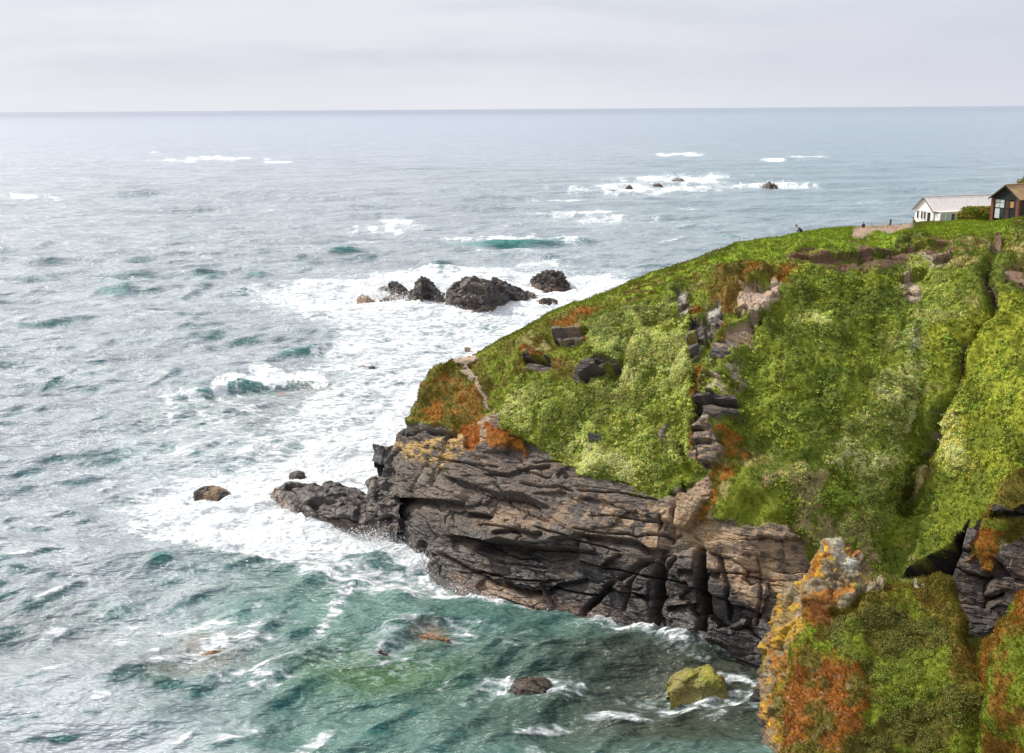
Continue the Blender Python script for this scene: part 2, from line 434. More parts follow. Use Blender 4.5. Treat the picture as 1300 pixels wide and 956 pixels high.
# back of the headland and the plateau: grass above, rock below
ROCKLINE = [(470, 560), (500, 551), (530, 534), (545, 540), (558, 543), (571, 549), (599, 541), (631, 534), (650, 552), (671, 561), (691, 568), (705, 582), (724, 594), (742, 603), (787, 607), (809, 622), (849, 629),
            (858, 620), (884, 611), (903, 600), (905, 640), (886, 662), (903, 659), (922, 662), (936, 668), (970, 667), (998, 669), (1012, 682), (1025, 700), (1040, 740), (1060, 790), (1120, 800), (1145, 745), (1170, 715), (1228, 668), (1255, 660), (1300, 650), (1500, 640), (1720, 640), (1720, 1100), (440, 1100)]
mr = pa.poly(ROCKLINE, RKM, (.165, .14, .118), rock=1, tuft=0, bush=0, soft=3, ragged=.5)
# vertical tone of the rock: tan and dry above, dark and wet by the sea
zrel = P[:, 2] + 1.6 * pa.n1
pa.layer(mr * (1 - sstep(3.0, 8.5, zrel)) * (.7 + .25 * sstep(640, 740, PX)), (.036, .034, .035), (.07, .062, .058))
pa.poly([(735, 628), (790, 640), (860, 632), (900, 610), (905, 650), (870, 690), (835, 695), (760, 668), (700, 655)], RKT, RKM, soft=26, ragged=1.5, mixn=pa.n2, bias=.05)
pa.poly([(600, 640), (690, 630), (760, 665), (780, 690), (690, 680), (610, 670)], (.24, .185, .135), RKM, soft=26, ragged=1.5)
pa.poly([(905, 665), (1000, 672), (1030, 700), (1030, 760), (960, 770), (910, 740), (898, 700)], RKT, (.17, .13, .10), soft=18, ragged=1.5, mixn=pa.n2, bias=-.08)
pa.poly([(870, 668), (905, 640), (915, 700), (880, 700)], (.34, .25, .15), soft=10)
pa.poly([(500, 560), (571, 549), (605, 541), (600, 560), (570, 600), (540, 590), (510, 580)], (.42, .29, .12), RKM, soft=10, ragged=1.2, mixn=pa.n2, bias=-.1)
pa.poly([(600, 575), (670, 580), (700, 600), (660, 620), (610, 600)], (.23, .175, .14), RKM, soft=16, ragged=1.5)
pa.poly([(505, 545), (535, 538), (558, 545), (545, 560), (505, 562)], RKM, RKD, rock=1, soft=4)
wl = 1 - sstep(.2, 1.7, P[:, 2] + .5 * pa.n2)
pa.layer(mr * wl * sstep(560, 600, PX) * (1 - sstep(740, 800, PX)), (.26, .185, .13), (.14, .10, .08))
pa.wet = np.clip((1 - sstep(2.5, 7, zrel)) * mr, 0, 1)
# --- west mound
pa.poly([(560, 450), (590, 452), (640, 440), (690, 470), (640, 500), (625, 515), (600, 490), (560, 500), (535, 490)], GR, OLI, tuft=1, soft=8, ragged=1)
pa.poly([(530, 500), (565, 480), (612, 495), (620, 520), (600, 545), (570, 549), (540, 535), (525, 535)], OLI, (.19, .095, .009), tuft=1, soft=8, ragged=1.5, bias=-.02)
pa.poly([(535, 520), (560, 505), (590, 520), (585, 542), (560, 545), (535, 535)], ORG, OLI, soft=10, ragged=2.5, bias=.08)
pa.poly([(588, 545), (612, 537), (640, 545), (672, 561), (670, 581), (650, 572), (622, 568), (612, 560), (605, 573), (592, 572)], ORG, (.27, .085, .010), rock=.4, tuft=.9, soft=6, ragged=2)
pa.poly([(613, 540), (619, 546), (618, 562), (613, 566), (610, 555)], RKM, RKT, rock=1, tuft=0, soft=3)
pa.poly([(600, 440), (660, 420), (740, 386), (860, 345), (862, 352), (745, 396), (665, 432), (610, 452)], OLI, GR, tuft=1, soft=5, ragged=1, mixn=pa.n2)
pa.poly([(690, 405), (720, 392), (765, 385), (745, 405), (712, 412)], ORG, OLI, soft=7, ragged=1)
pa.poly([(665, 456), (698, 455), (700, 465), (690, 471), (668, 468)], RKM, RKD, rock=1, tuft=0, soft=3)
pa.poly([(702, 420), (738, 414), (745, 424), (715, 432), (700, 432)], RKM, (.2, .16, .12), rock=1, tuft=0, soft=3, ragged=.6)
pa.poly([(735, 418), (746, 417), (742, 432), (734, 430)], RUS, ORG, tuft=.9, soft=4)
pa.poly([(662, 446), (690, 445), (692, 453), (664, 454)], ORG, RUS, tuft=.8, soft=4)
pa.poly([(698, 455), (712, 452), (733, 465), (735, 480), (715, 482), (700, 478)], RUS, OLI, tuft=.9, soft=6, ragged=1)
pa.poly([(730, 474), (745, 460), (765, 450), (792, 460), (770, 468), (752, 478), (736, 488)], (.07, .06, .055), (.10, .085, .07), rock=1, tuft=0, soft=4, ragged=.6)
# --- leafy slope
pa.poly([(625, 500), (660, 478), (735, 488), (790, 465), (800, 435), (870, 420), (880, 480), (885, 560), (880, 605), (850, 628), (810, 620), (745, 602), (705, 582), (670, 558), (640, 535)], PGR, GR, tuft=.75, bush=.75, soft=8, ragged=2, mixn=pa.n2)
pa.poly([(800, 436), (862, 424), (876, 456), (870, 475), (815, 468), (775, 500), (745, 500), (790, 470)], PAL, PGR, bush=1, soft=12, ragged=2, mixn=pa.n2, bias=-.1)
pa.poly([(690, 560), (740, 560), (800, 585), (810, 610), (750, 603), (712, 585)], PAL, PGR, bush=1, soft=12, ragged=2, mixn=pa.n2)
pa.poly([(640, 500), (680, 485), (700, 500), (660, 530), (640, 525)], PAL, PGR, bush=1, soft=12, ragged=2, mixn=pa.n2)
pa.poly([(740, 420), (790, 395), (845, 380), (870, 385), (862, 420), (800, 436), (790, 458), (765, 448), (738, 448)], GR, GRD, bush=.8, soft=8, ragged=2)
pa.poly([(838, 541), (850, 530), (849, 552), (838, 560)], SCR, RKM, rock=1, tuft=0, bush=0, soft=3)
pa.poly([(741, 549), (766, 551), (762, 562), (745, 560)], RKD, rock=1, tuft=0, bush=0, soft=3)
pa.poly([(840, 592), (885, 575), (905, 600), (885, 612), (858, 622), (850, 628), (835, 615)], GR, GRD, tuft=1, bush=.2, soft=8, ragged=1)
# --- middle crags
pa.poly([(905, 345), (945, 335), (985, 345), (985, 370), (955, 385), (940, 402), (925, 405), (900, 395)], OLI, (.17, .10, .015), tuft=1.2, bush=0, soft=10, ragged=1.5)
pa.poly([(925, 350), (955, 345), (970, 360), (940, 380), (915, 375)], ORG, OLI, tuft=1.2, soft=12, ragged=1.5, bias=.15)
pa.poly([(856, 378), (875, 380), (882, 398), (874, 414), (862, 402)], LIC, RKM, rock=1, tuft=0, bush=0, soft=4, ragged=.8, mixn=pa.n2)
pa.poly([(898, 398), (912, 392), (919, 415), (922, 428), (908, 437), (896, 418)], LIC, RKM, rock=1, tuft=0, bush=0, soft=4, ragged=.8, mixn=pa.n2)
pa.poly([(936, 404), (950, 385), (975, 378), (988, 366), (1000, 362), (992, 380), (981, 396), (963, 410), (972, 424), (956, 442), (940, 450), (931, 457), (920, 440), (930, 424), (945, 414)], SCR, (.42, .30, .22), rock=1, tuft=0, bush=0, soft=4, ragged=1, mixn=pa.n2)
pa.poly([(873, 420), (903, 426), (909, 440), (895, 458), (889, 447), (873, 445)], RKM, RKD, rock=1, tuft=0, bush=0, soft=3, ragged=.5)
pa.poly([(875, 446), (892, 449), (890, 463), (880, 476), (873, 466)], (.45, .3, .12), RKM, rock=1, tuft=0, bush=0, soft=3, mixn=(PY - 452) / 10)
pa.poly([(908, 447), (926, 440), (933, 461), (918, 472), (904, 468)], RKM, RKT, rock=1, tuft=0, bush=0, soft=3, ragged=.5)
pa.poly([(901, 477), (931, 466), (958, 477), (945, 500), (921, 514), (898, 516)], SCR, GR, rock=.8, tuft=.3, bush=.3, soft=7, ragged=2, mixn=pa.n2)
pa.poly([(884, 516), (943, 511), (942, 530), (919, 541), (881, 537)], (.10, .085, .075), (.06, .05, .045), rock=1, tuft=0, bush=0, soft=3, ragged=.4)
pa.poly([(879, 535), (911, 539), (912, 562), (922, 578), (912, 600), (874, 582)], RKM, RKT, rock=1, tuft=0, bush=0, soft=3, ragged=.5, mixn=np.sin(PY * .8 + PX * .1) * .3, bias=-.15)
for q in ([(909, 446), (920, 420), (927, 426), (919, 448)], [(878, 500), (884, 482), (899, 478), (900, 495), (886, 517)], [(920, 540), (942, 545), (947, 578), (922, 584), (910, 551)], [(873, 545), (882, 545), (880, 572), (874, 576)],
          [(873, 398), (888, 396), (896, 410), (880, 420), (872, 412)], [(903, 620), (916, 612), (908, 650), (893, 668), (886, 660)], [(905, 596), (925, 590), (935, 600), (915, 615), (905, 612)]):
    pa.poly(q, ORG, OLI, rock=.1, tuft=1.2, bush=0, soft=4, ragged=.6, mixn=pa.n2, bias=-.05)
pa.poly([(858, 636), (884, 612), (903, 602), (904, 622), (890, 650), (872, 668), (852, 690), (850, 676)], RKT, (.28, .2, .14), rock=1, tuft=0, bush=0, soft=4, ragged=.6)
# --- bare soil and scree under the brow
pa.poly([(1000, 326), (1054, 319), (1150, 318), (1152, 338), (1070, 345), (1035, 342), (1017, 346), (1000, 340)], SOI, (.19, .10, .06), rock=.5, tuft=.15, bush=0, soft=5, ragged=1.5)
pa.poly([(1150, 306), (1200, 302), (1215, 318), (1180, 326), (1152, 326)], SOI, OLI, rock=.4, tuft=.4, bush=0, soft=5, ragged=1.5)
pa.poly([(992, 340), (1040, 346), (1062, 350), (1050, 368), (1010, 378), (985, 366)], OLI, ORG, tuft=1.2, bush=0, soft=8, ragged=1, bias=-.15)
pa.poly([(1152, 325), (1209, 318), (1204, 338), (1174, 353), (1166, 372), (1180, 394), (1142, 380), (1140, 353)], SCR, (.17, .13, .09), rock=1, tuft=.05, bush=0, soft=6, ragged=1.5, mixn=pa.n2, bias=-.1)
pa.poly([(1060, 350), (1140, 345), (1140, 400), (1080, 420), (1060, 390)], GRD, GR, tuft=.8, bush=.5, soft=14, ragged=1.5)
pa.poly([(1270, 350), (1300, 335), (1320, 345), (1300, 370), (1275, 372)], (.20, .13, .09), OLI, rock=.5, tuft=.4, soft=6, ragged=1)
# bright brow
pa.poly([(880, 338), (920, 322), (960, 304), (1000, 290), (1090, 284), (1150, 275), (1158, 302), (1110, 322), (1050, 324), (1015, 322), (985, 332), (930, 345), (890, 352)], GRB, GR, rock=0, tuft=1.1, bush=0, soft=5, ragged=.8, mixn=pa.n2, bias=-.08)
pa.poly([(840, 345), (900, 330), (905, 350), (860, 362), (800, 382), (770, 384), (800, 360)], GRB, OLI, tuft=1, soft=6, ragged=1, mixn=pa.n2)
pa.poly([(1146, 290), (1200, 284), (1225, 278), (1285, 270), (1285, 288), (1240, 300), (1216, 298), (1152, 305)], GRB, GR, rock=0, tuft=1.1, bush=0, soft=5, ragged=.8, mixn=pa.n2, bias=-.08)
pa.poly([(1086, 288), (1120, 280), (1162, 277), (1164, 285), (1150, 294), (1110, 300), (1088, 301)], (.36, .22, .14), PTH, rock=.6, tuft=.05, bush=0, soft=3, ragged=.4)
pa.poly([(1012, 325), (1054, 321), (1100, 321), (1152, 315), (1205, 306), (1212, 318), (1180, 328), (1152, 336), (1070, 345), (1035, 342), (1015, 338)], SOI, (.15, .085, .05), rock=.4, tuft=.2, bush=0, soft=4, ragged=2.2)
pa.layer(sstep(.1, .4, fbm(P * .7 + 3, 3, 95)) * sstep(0, 4, poly_sd(pa.px, pa.py, [(1000, 322), (1215, 300), (1215, 345), (1000, 350)])) * .9, GRD, GR, rock=0, tuft=1)
pa.poly([(950, 420), (1000, 395), (1060, 415), (1130, 405), (1120, 470), (1085, 505), (1040, 560), (1000, 575), (955, 560), (940, 500)], GR, GRD, tuft=1.1, bush=.1, soft=22, ragged=3, mixn=pa.n1 + .3 * pa.n2, bias=.06)
pa.poly([(1020, 345), (1140, 345), (1145, 400), (1100, 420), (1030, 400), (1005, 380)], GRD, GR, tuft=1.1, bush=.25, soft=18, ragged=3, bias=-.05)
# --- pale bushy plants
for q, c, bz in (([(1120, 472), (1150, 456), (1175, 468), (1160, 486), (1168, 528), (1150, 555), (1146, 600), (1046, 598), (1041, 565), (1088, 523), (1090, 505)], PAL, 1.), ([(1008, 398), (1030, 392), (1052, 400), (1046, 416), (1012, 412)], PAL, 1.),
              ([(1155, 398), (1200, 395), (1232, 405), (1225, 428), (1175, 430), (1155, 415)], PAL, 1.), ([(1145, 432), (1160, 425), (1165, 450), (1145, 458)], LIC, 1.), ([(1192, 545), (1225, 505), (1250, 520), (1255, 560), (1240, 600), (1205, 610), (1185, 585)], (.40, .36, .05), .9),
              ([(1265, 510), (1290, 507), (1292, 525), (1272, 530)], (.42, .40, .06), 1.), ([(1075, 600), (1150, 598), (1140, 660), (1105, 680), (1080, 650)], PAL, .8), ([(1150, 330), (1200, 340), (1230, 380), (1215, 400), (1180, 395)], PGR, .7), ([(945, 480), (985, 455), (1010, 480), (975, 520), (945, 520)], PGR, .5)):
    pa.poly(q, c, PGR, bush=bz, tuft=.35, soft=12, ragged=2.5, mixn=pa.n2, bias=-.12)
pa.layer(sstep(.05, .5, fbm(P * .45 + 40, 3, 90)) * sstep(960, 1000, PX) * sstep(400, 450, PY) * (1 - pa.rock) * .4, PGR, bush=.35)
pa.poly([(960, 600), (1080, 600), (1110, 690), (1140, 735), (1090, 745), (1040, 690), (1000, 670)], GR, (.36, .29, .13), tuft=1.2, bush=.45, soft=16, ragged=2, bias=.1)
pa.poly([(1180, 430), (1310, 380), (1310, 620), (1260, 640), (1230, 560), (1210, 490)], GR, (.25, .27, .02), tuft=1, bush=.25, soft=16, ragged=2)
pa.poly([(1230, 700), (1252, 656), (1275, 614), (1320, 590), (1320, 672), (1300, 674), (1280, 688), (1262, 700), (1258, 726), (1244, 722), (1240, 704), (1221, 715)], ORG, OLI, rock=.1, tuft=1.2, bush=0, soft=5, ragged=1)
pa.poly([(1256, 651), (1320, 646), (1320, 660), (1262, 657)], RKM, RKD, rock=1, tuft=0, soft=2)
pa.poly([(1248, 664), (1300, 660), (1320, 672), (1290, 680), (1250, 676)], GR, OLI, rock=0, tuft=1, soft=4, ragged=.5)
# --- paths
PATHW = [(585, 453), (588, 462), (595, 475), (602, 482), (608, 490), (616, 503), (619, 512), (625, 518)]
pa.line(PATHW, 2.0, PTH, (.36, .28, .20), rock=.6, tuft=0, bush=0, soft=2)
pa.poly([(574, 453), (600, 451), (604, 456), (592, 463), (582, 461)], PTH, (.36, .28, .20), rock=.6, tuft=0, soft=2)
pa.poly([(584, 472), (596, 472), (604, 484), (592, 483)], PTH, (.36, .28, .20), rock=.6, tuft=0, soft=2)
pa.poly([(612, 534), (632, 524), (637, 528), (630, 536), (610, 541)], PTH, (.36, .28, .20), rock=.6, tuft=0, soft=2)
GUL = [(1263, 296), (1265, 318), (1253, 348), (1256, 372), (1263, 394), (1263, 405), (1242, 421), (1230, 438), (1221, 451), (1215, 477), (1203, 509), (1191, 528), (1189, 551), (1170, 575), (1155, 600), (1150, 640)]
pa.line(GUL[:5], 4.0, (.20, .15, .11), SOI, rock=.9, tuft=0, bush=0, soft=4)
pa.line(GUL[4:14], 2.3, (.19, .14, .10), SOI, rock=.8, tuft=.1, bush=0, soft=4)
CAVE = [(1140, 740), (1165, 713), (1204, 685), (1232, 660), (1222, 700), (1203, 735), (1198, 775), (1185, 800), (1165, 770)]
pa.poly(CAVE, RKD, (.03, .027, .025), rock=1, tuft=0, bush=0, soft=4)
# rear side: grass on top, rock below
back = sstep(5.45, 5.75, Vf)
bg = back * sstep(22, 26, P[:, 2] + 2 * pa.n1)
pa.layer(back * (1 - bg), RKM, RKD, rock=1, tuft=0, bush=0)
pa.layer(sstep(5.75, 5.95, Vf) * bg, GR, OLI, rock=0, tuft=.6, bush=0)
pa.rock = np.clip(pa.rock, 0, 1); rock = pa.rock
print('paint', time.time() - T0)

# --- relief
D = np.zeros(len(P))
d1, c1 = facets(P, 1, (9.0, 6.0, 2.8), .5, .26, .22)
d2, c2 = facets(P + 50, 5, (3.0, 2.2, .6), .12, .16, .13)
d3, c3 = facets(P + 90, 25, (1.0, .8, .22), .04, .14, .04)
D += rock * (d1 * (1 - .4 * sstep(0, .1, .1 * (PX < 835))) + .5 * d2 + .8 * d3 + .05 * fbm(P * 1.8, 3, 21))
D += (1 - rock) * (1.2 * fbm(P * .16, 3, 31) + .15 * fbm(P * .8, 3, 41) + .6 * qn * sstep(.2, 1.5, Vf - 2.1))
def bump2(cx, cy, rx, ry, a): return a * np.exp(-((PX - cx) / rx) ** 2 - ((PY - cy) / ry) ** 2)
D += front * (bump2(905, 500, 32, 95, 2.2) + bump2(800, 500, 60, 60, -1.1) + bump2(1000, 500, 40, 130, .6) + bump2(1105, 525, 50, 90, 2.0) + bump2(950, 400, 35, 35, 1.0)
             + bump2(650, 470, 45, 22, 1.0) + bump2(985, 360, 35, 30, 1.0) + bump2(1290, 500, 50, 160, 1.2) + bump2(1270, 640, 30, 60, 1.0) + bump2(1080, 365, 22, 30, -.9))
def ledge(pts, a, upw, dnw, tx=1.):
    """rock stands out above the line, is undercut below it"""
    global D
    d, sg, L = seg_dist(PX, PY, pts)
    e = sstep(0, .08, L) * (1 - sstep(.92, 1, L))
    # sg>0: below the line when the polyline runs left to right
    u_ = np.exp(-(d / upw) ** 2) * (sg < 0); w_ = np.exp(-(d / dnw) ** 2) * (sg > 0)
    D += front * a * e * (u_ * .55 - w_ * tx)
for a in (([(490, 631), (530, 632), (560, 634), (594, 638)], 1.5, 26, 9), ([(592, 650), (607, 651), (626, 654)], 1.0, 12, 6),
          ([(560, 682), (579, 679), (599, 682), (626, 689), (638, 684), (662, 689), (678, 695), (737, 696)], 1.7, 24, 13),
          ([(600, 684), (625, 689), (640, 686), (672, 692)], 1.2, 10, 14),
          ([(629, 678), (654, 673), (685, 681), (696, 679)], .8, 14, 5), ([(701, 687), (731, 684), (737, 678), (764, 680), (809, 686), (823, 695), (848, 696)], 1.1, 18, 7),
          ([(558, 601), (585, 610), (632, 626), (666, 628), (701, 645)], .7, 12, 5), ([(613, 601), (645, 603), (673, 591), (700, 590)], .5, 10, 4), ([(640, 735), (660, 745), (690, 750)], 1.2, 12, 7), ([(690, 751), (709, 740), (745, 734)], .8, 12, 5),
          ([(733, 710), (761, 718), (787, 701)], .7, 12, 5), ([(785, 750), (822, 755)], .8, 14, 6), ([(862, 723), (882, 724)], .9, 16, 8), ([(893, 727), (916, 727)], .9, 16, 8), ([(845, 770), (885, 765)], .8, 12, 7),
          ([(884, 518), (915, 521), (944, 514)], 1.1, 10, 12), ([(880, 545), (911, 550)], .8, 7, 4), ([(878, 562), (912, 566)], .8, 7, 4), ([(874, 446), (905, 448)], .9, 10, 7), ([(875, 462), (892, 460)], .9, 8, 8),
          ([(933, 409), (948, 402)], 1., 8, 5), ([(734, 480), (752, 468), (792, 457)], 1.3, 14, 12), ([(664, 455), (700, 456)], 1., 8, 8), ([(1000, 329), (1050, 325), (1100, 325), (1150, 318), (1210, 308)], .45, 12, 10),
          ([(700, 424), (745, 418)], .8, 8, 7), ([(540, 545), (560, 548), (580, 548)], .9, 10, 7), ([(1255, 655), (1320, 652)], 1., 10, 6), ([(850, 400), (875, 405), (890, 402)], .9, 10, 8)):
    ledge(*a)
def groove(pts, w, depth, taper=True):
    global D
    wx = PX + 1.5 * pa.n2; d, _, L = seg_dist(wx, PY, pts)
    e = sstep(0, .1, L) * (1 - sstep(.9, 1, L)) if taper else 1.
    D -= front * depth * e * np.exp(-(d / w) ** 2)
for a in (([(543, 575), (538, 593), (525, 628)], 1.6, .6), ([(518, 649), (513, 661), (510, 679)], 1.8, .8), ([(560, 700), (591, 720), (627, 740), (660, 748)], 2.2, .8), ([(760, 758), (740, 776), (738, 785)], 3, 1.1), ([(838, 707), (809, 718), (776, 744), (739, 778)], 3, 1.1),
          ([(842, 700), (836, 730), (834, 760), (832, 780), (838, 800)], 5, 2.2), ([(860, 705), (843, 732), (835, 755)], 2.4, .9), ([(891, 690), (892, 740), (894, 812)], 5, 3.0), ([(849, 690), (857, 659), (863, 636)], 2.4, .9), ([(820, 710), (798, 740), (792, 780)], 2.2, .7),
          ([(915, 700), (925, 745), (922, 790)], 2.4, .8), ([(960, 700), (968, 750), (960, 800)], 2, .6), ([(625, 610), (650, 640), (700, 665)], 1.5, .4), ([(570, 555), (560, 590), (545, 620)], 1.3, .35), ([(660, 700), (700, 712), (730, 706)], 1.4, .4), ([(600, 700), (640, 715), (700, 722)], 1.4, .4)):
    groove(*a)
gg = np.random.default_rng(77)
for k in range(34):                                    # long bedding joints dipping to the right, a few steep ones across them
    x = gg.uniform(500, 900); y = gg.uniform(575, 760); L_ = gg.uniform(30, 120); sl_ = gg.normal(.17, .07)
    if k % 5 == 4: L_ = gg.uniform(12, 34); pts = [(x, y), (x - .3 * L_ * gg.random(), y + L_ * .5), (x - .35 * L_, y + L_)]
    else: pts = [(x + L_ * t, y + L_ * t * sl_ + gg.normal() * 1.6) for t in np.linspace(0, 1, 5)]
    D0 = D.copy(); groove(pts, gg.uniform(.9, 1.4), gg.uniform(.4, .85)); D = D0 + (D - D0) * rock
groove(GUL, 6.5, 1.3, False); groove(GUL[4:15], 3.0, 1.1)
groove([(1155, 585), (1150, 620), (1152, 655)], 4, 1.4)
groove([(1045, 500), (1020, 510), (1000, 512)], 4, .5); groove([(885, 480), (888, 510)], 5, 1.2); groove([(858, 560), (878, 605)], 5, .9)
sdc = poly_sd(PX, PY, CAVE)
D -= front * 8.0 * sstep(-1, 13, sdc)
D += front * 1.3 * sstep(0, 14, poly_sd(PX, PY, [(905, 352), (950, 335), (985, 350), (985, 372), (945, 395), (920, 402), (903, 385)]))
fade = np.where(Vf < 0, 0.3, 1.) * (1 - .65 * sstep(4.75, 5.1, Vf)) * (1 - .9 * sstep(5.3, 5.7, Vf) * (1 - sstep(5.9, 6.4, Vf)))
Pd = P + Nn * (D * fade)[:, None]
hc = pa.col
terr = mesh_obj('headland', Pd, grid_faces(nu, nv)[:, ::-1], M_TERR, {'col': hc, 'rock': rock, 'wet': pa.wet})
tag(terr, kind='structure')
fq_ = grid_faces(nu, nv); terr.data.polygons.foreach_set('use_smooth', rock[fq_[:, 0]] < .5)
TOPV = Pd[Vf > 4.9]
def ground_z(x, y):
    d = (TOPV[:, 0] - x) ** 2 + (TOPV[:, 1] - y) ** 2; k = np.argpartition(d, 12)[:12]; return float(TOPV[k, 2].mean())
print('headland', time.time() - T0)

# ------------------------------------------------------------------ vegetation built as small leaf clumps
VEG = []   # collected (verts, cols)
def scatter(V, Fc, w, n, seed):
    """n points spread over quads with weight per vertex; returns face-corner blends"""
    g = np.random.default_rng(seed)
    a, b, c, d = V[Fc[:, 0]], V[Fc[:, 1]], V[Fc[:, 2]], V[Fc[:, 3]]
    nr = np.cross(c - a, d - b); ar = np.linalg.norm(nr, axis=1) * .5
    ww = ar * w[Fc].mean(1); cs = np.cumsum(ww); tot = cs[-1]
    f = np.searchsorted(cs, g.random(n) * tot); s, t = g.random((2, n))
    i = Fc[f]
    p = (V[i[:, 0]] * ((1-s)*(1-t))[:, None] + V[i[:, 1]] * (s*(1-t))[:, None] + V[i[:, 2]] * (s*t)[:, None] + V[i[:, 3]] * ((1-s)*t)[:, None])
    nn = nr[f] / (np.linalg.norm(nr[f], axis=1, keepdims=True) + 1e-9)
    return p, nn, i[:, 0]
def tufts(p, n, col, size, k, g, spread=.5, tall=1.):
    """k narrow blades each"""
    m = len(p); P_ = np.repeat(p, k, 0); N_ = np.repeat(n, k, 0); S_ = np.repeat(size, k)[:, None]; C_ = np.repeat(col, k, 0)
    r = g.normal(size=(m * k, 3)); updir = N_ * .5 + np.array([0, 0, .8]) + r * spread; updir /= np.linalg.norm(updir, axis=1, keepdims=True)
    side = np.cross(updir, g.normal(size=(m * k, 3))); side /= np.linalg.norm(side, axis=1, keepdims=True) + 1e-9
    b = P_ + g.normal(size=(m * k, 3)) * S_ * .45 - N_ * .05
    L = S_ * tall * (.6 + .8 * g.random((m * k, 1))); W = S_ * (.16 + .14 * g.random((m * k, 1)))
    v = np.stack([b - side * W, b + side * W, b + updir * L + g.normal(size=(m*k, 3)) * S_ * .15], 1).reshape(-1, 3)
    c = C_ * (.7 + .6 * g.random((m * k, 1)))
    return v, np.repeat(c, 3, 0)
def leafy(p, n, col, size, k, g, leaf=.16, flat=.65):
    """dome of k small leaf triangles"""
    m = len(p); P_ = np.repeat(p, k, 0); N_ = np.repeat(n, k, 0); S_ = np.repeat(size, k)[:, None]; C_ = np.repeat(col, k, 0)
    r = g.normal(size=(m * k, 3)); r /= np.linalg.norm(r, axis=1, keepdims=True)
    r += N_ * .35 + np.array([0, 0, .3]); dn = (r * N_).sum(1, keepdims=True); r = np.where(dn < 0, r - 1.8 * dn * N_, r)
    r[:, 2] *= flat
    q = P_ + r * S_ * (.55 + .5 * g.random((m * k, 1)))
    fn = r + g.normal(size=(m * k, 3)) * .6 + np.array([0, -.1, .35]); fn /= np.linalg.norm(fn, axis=1, keepdims=True)
    a = np.cross(fn, g.normal(size=(m * k, 3))); a /= np.linalg.norm(a, axis=1, keepdims=True) + 1e-9; b = np.cross(fn, a)
    l = leaf * (.6 + .8 * g.random((m * k, 1)))
    v = np.stack([q - a * l, q + a * l * .6 - b * l * .7, q + a * l * .6 + b * l * .7], 1).reshape(-1, 3)
    c = C_ * (.65 + .7 * g.random((m * k, 1)))
    return v, np.repeat(c, 3, 0)
def build_veg(name, parts, label=None, cat=None, kind='stuff', group=None, parent=None):
    v = np.concatenate([a for a, _ in parts]); c = np.concatenate([b for _, b in parts])
    o = mesh_obj(name, v, np.arange(len(v)).reshape(-1, 3), M_LEAF, {'col': np.clip(c, 0, .8)}, smooth=False, parent=parent)
    if kind: o['kind'] = kind
    tag(o, label, cat, group); return o
def jitter(col, g, a=.25):
    n = len(col); h = g.normal(size=(n, 1)) * a
    out = col * (1 + h) ; out[:, 0:1] *= 1 + g.normal(size=(n, 1)) * .12
    return np.clip(out, .004, .8)
g = np.random.default_rng(3)
FQ = grid_faces(nu, nv)[:, ::-1]
vis = sstep(-.7, -.3, Uf) * (1 - sstep(6.0, 6.5, Vf)) * sstep(.2, 1.2, Vf) * (1 - sstep(1420, 1500, PX))
wt = np.clip(pa.tuft, 0, 1.3) * vis * (1 - .8 * rock)
p_, n_, i_ = scatter(Pd, FQ, wt, 120000, 1)
n_ = np.where((n_ @ np.array([0, -.5, 1.]))[:, None] < 0, -n_, n_)
c_ = jitter(hc[i_] * 1.12, g, .2)
grass = [tufts(p_, n_, c_, .14 + .10 * g.random(len(p_)), 6, g, .45)]
cl = fbm(P * .75 + 5, 3, 111)
wb = np.clip(pa.bush, 0, 1) ** 1.2 * vis * (.12 + sstep(-.15, .3, cl)) * (1 - .9 * rock)
p_, n_, i_ = scatter(Pd, FQ, wb, 21000, 2)
n_ = np.where((n_ @ np.array([0, -.5, 1.]))[:, None] < 0, -n_, n_)
palen = sstep(-.3, .3, fbm(p_ * .5, 3, 120))[:, None]
dn_ = sstep(.55, 1.0, pa.bush[i_])[:, None]
c_ = hc[i_] * .8 + (np.array([.27, .33, .055]) + (np.array([.66, .66, .25]) - np.array([.27, .33, .055])) * dn_) * (.35 + .65 * palen)
c_ = jitter(c_, g, .28)
bushes = [leafy(p_, n_, c_, .13 + .22 * g.random(len(p_)) ** 1.6, 24, g, .085, .75)]
build_veg('grass', grass, 'rough green and rust coloured grass covering the cliff slope', 'grass')
build_veg('leafy_ground_plants', bushes, 'pale yellow green leafy plants spreading over the cliff slope', 'plants')
print('veg', time.time() - T0)

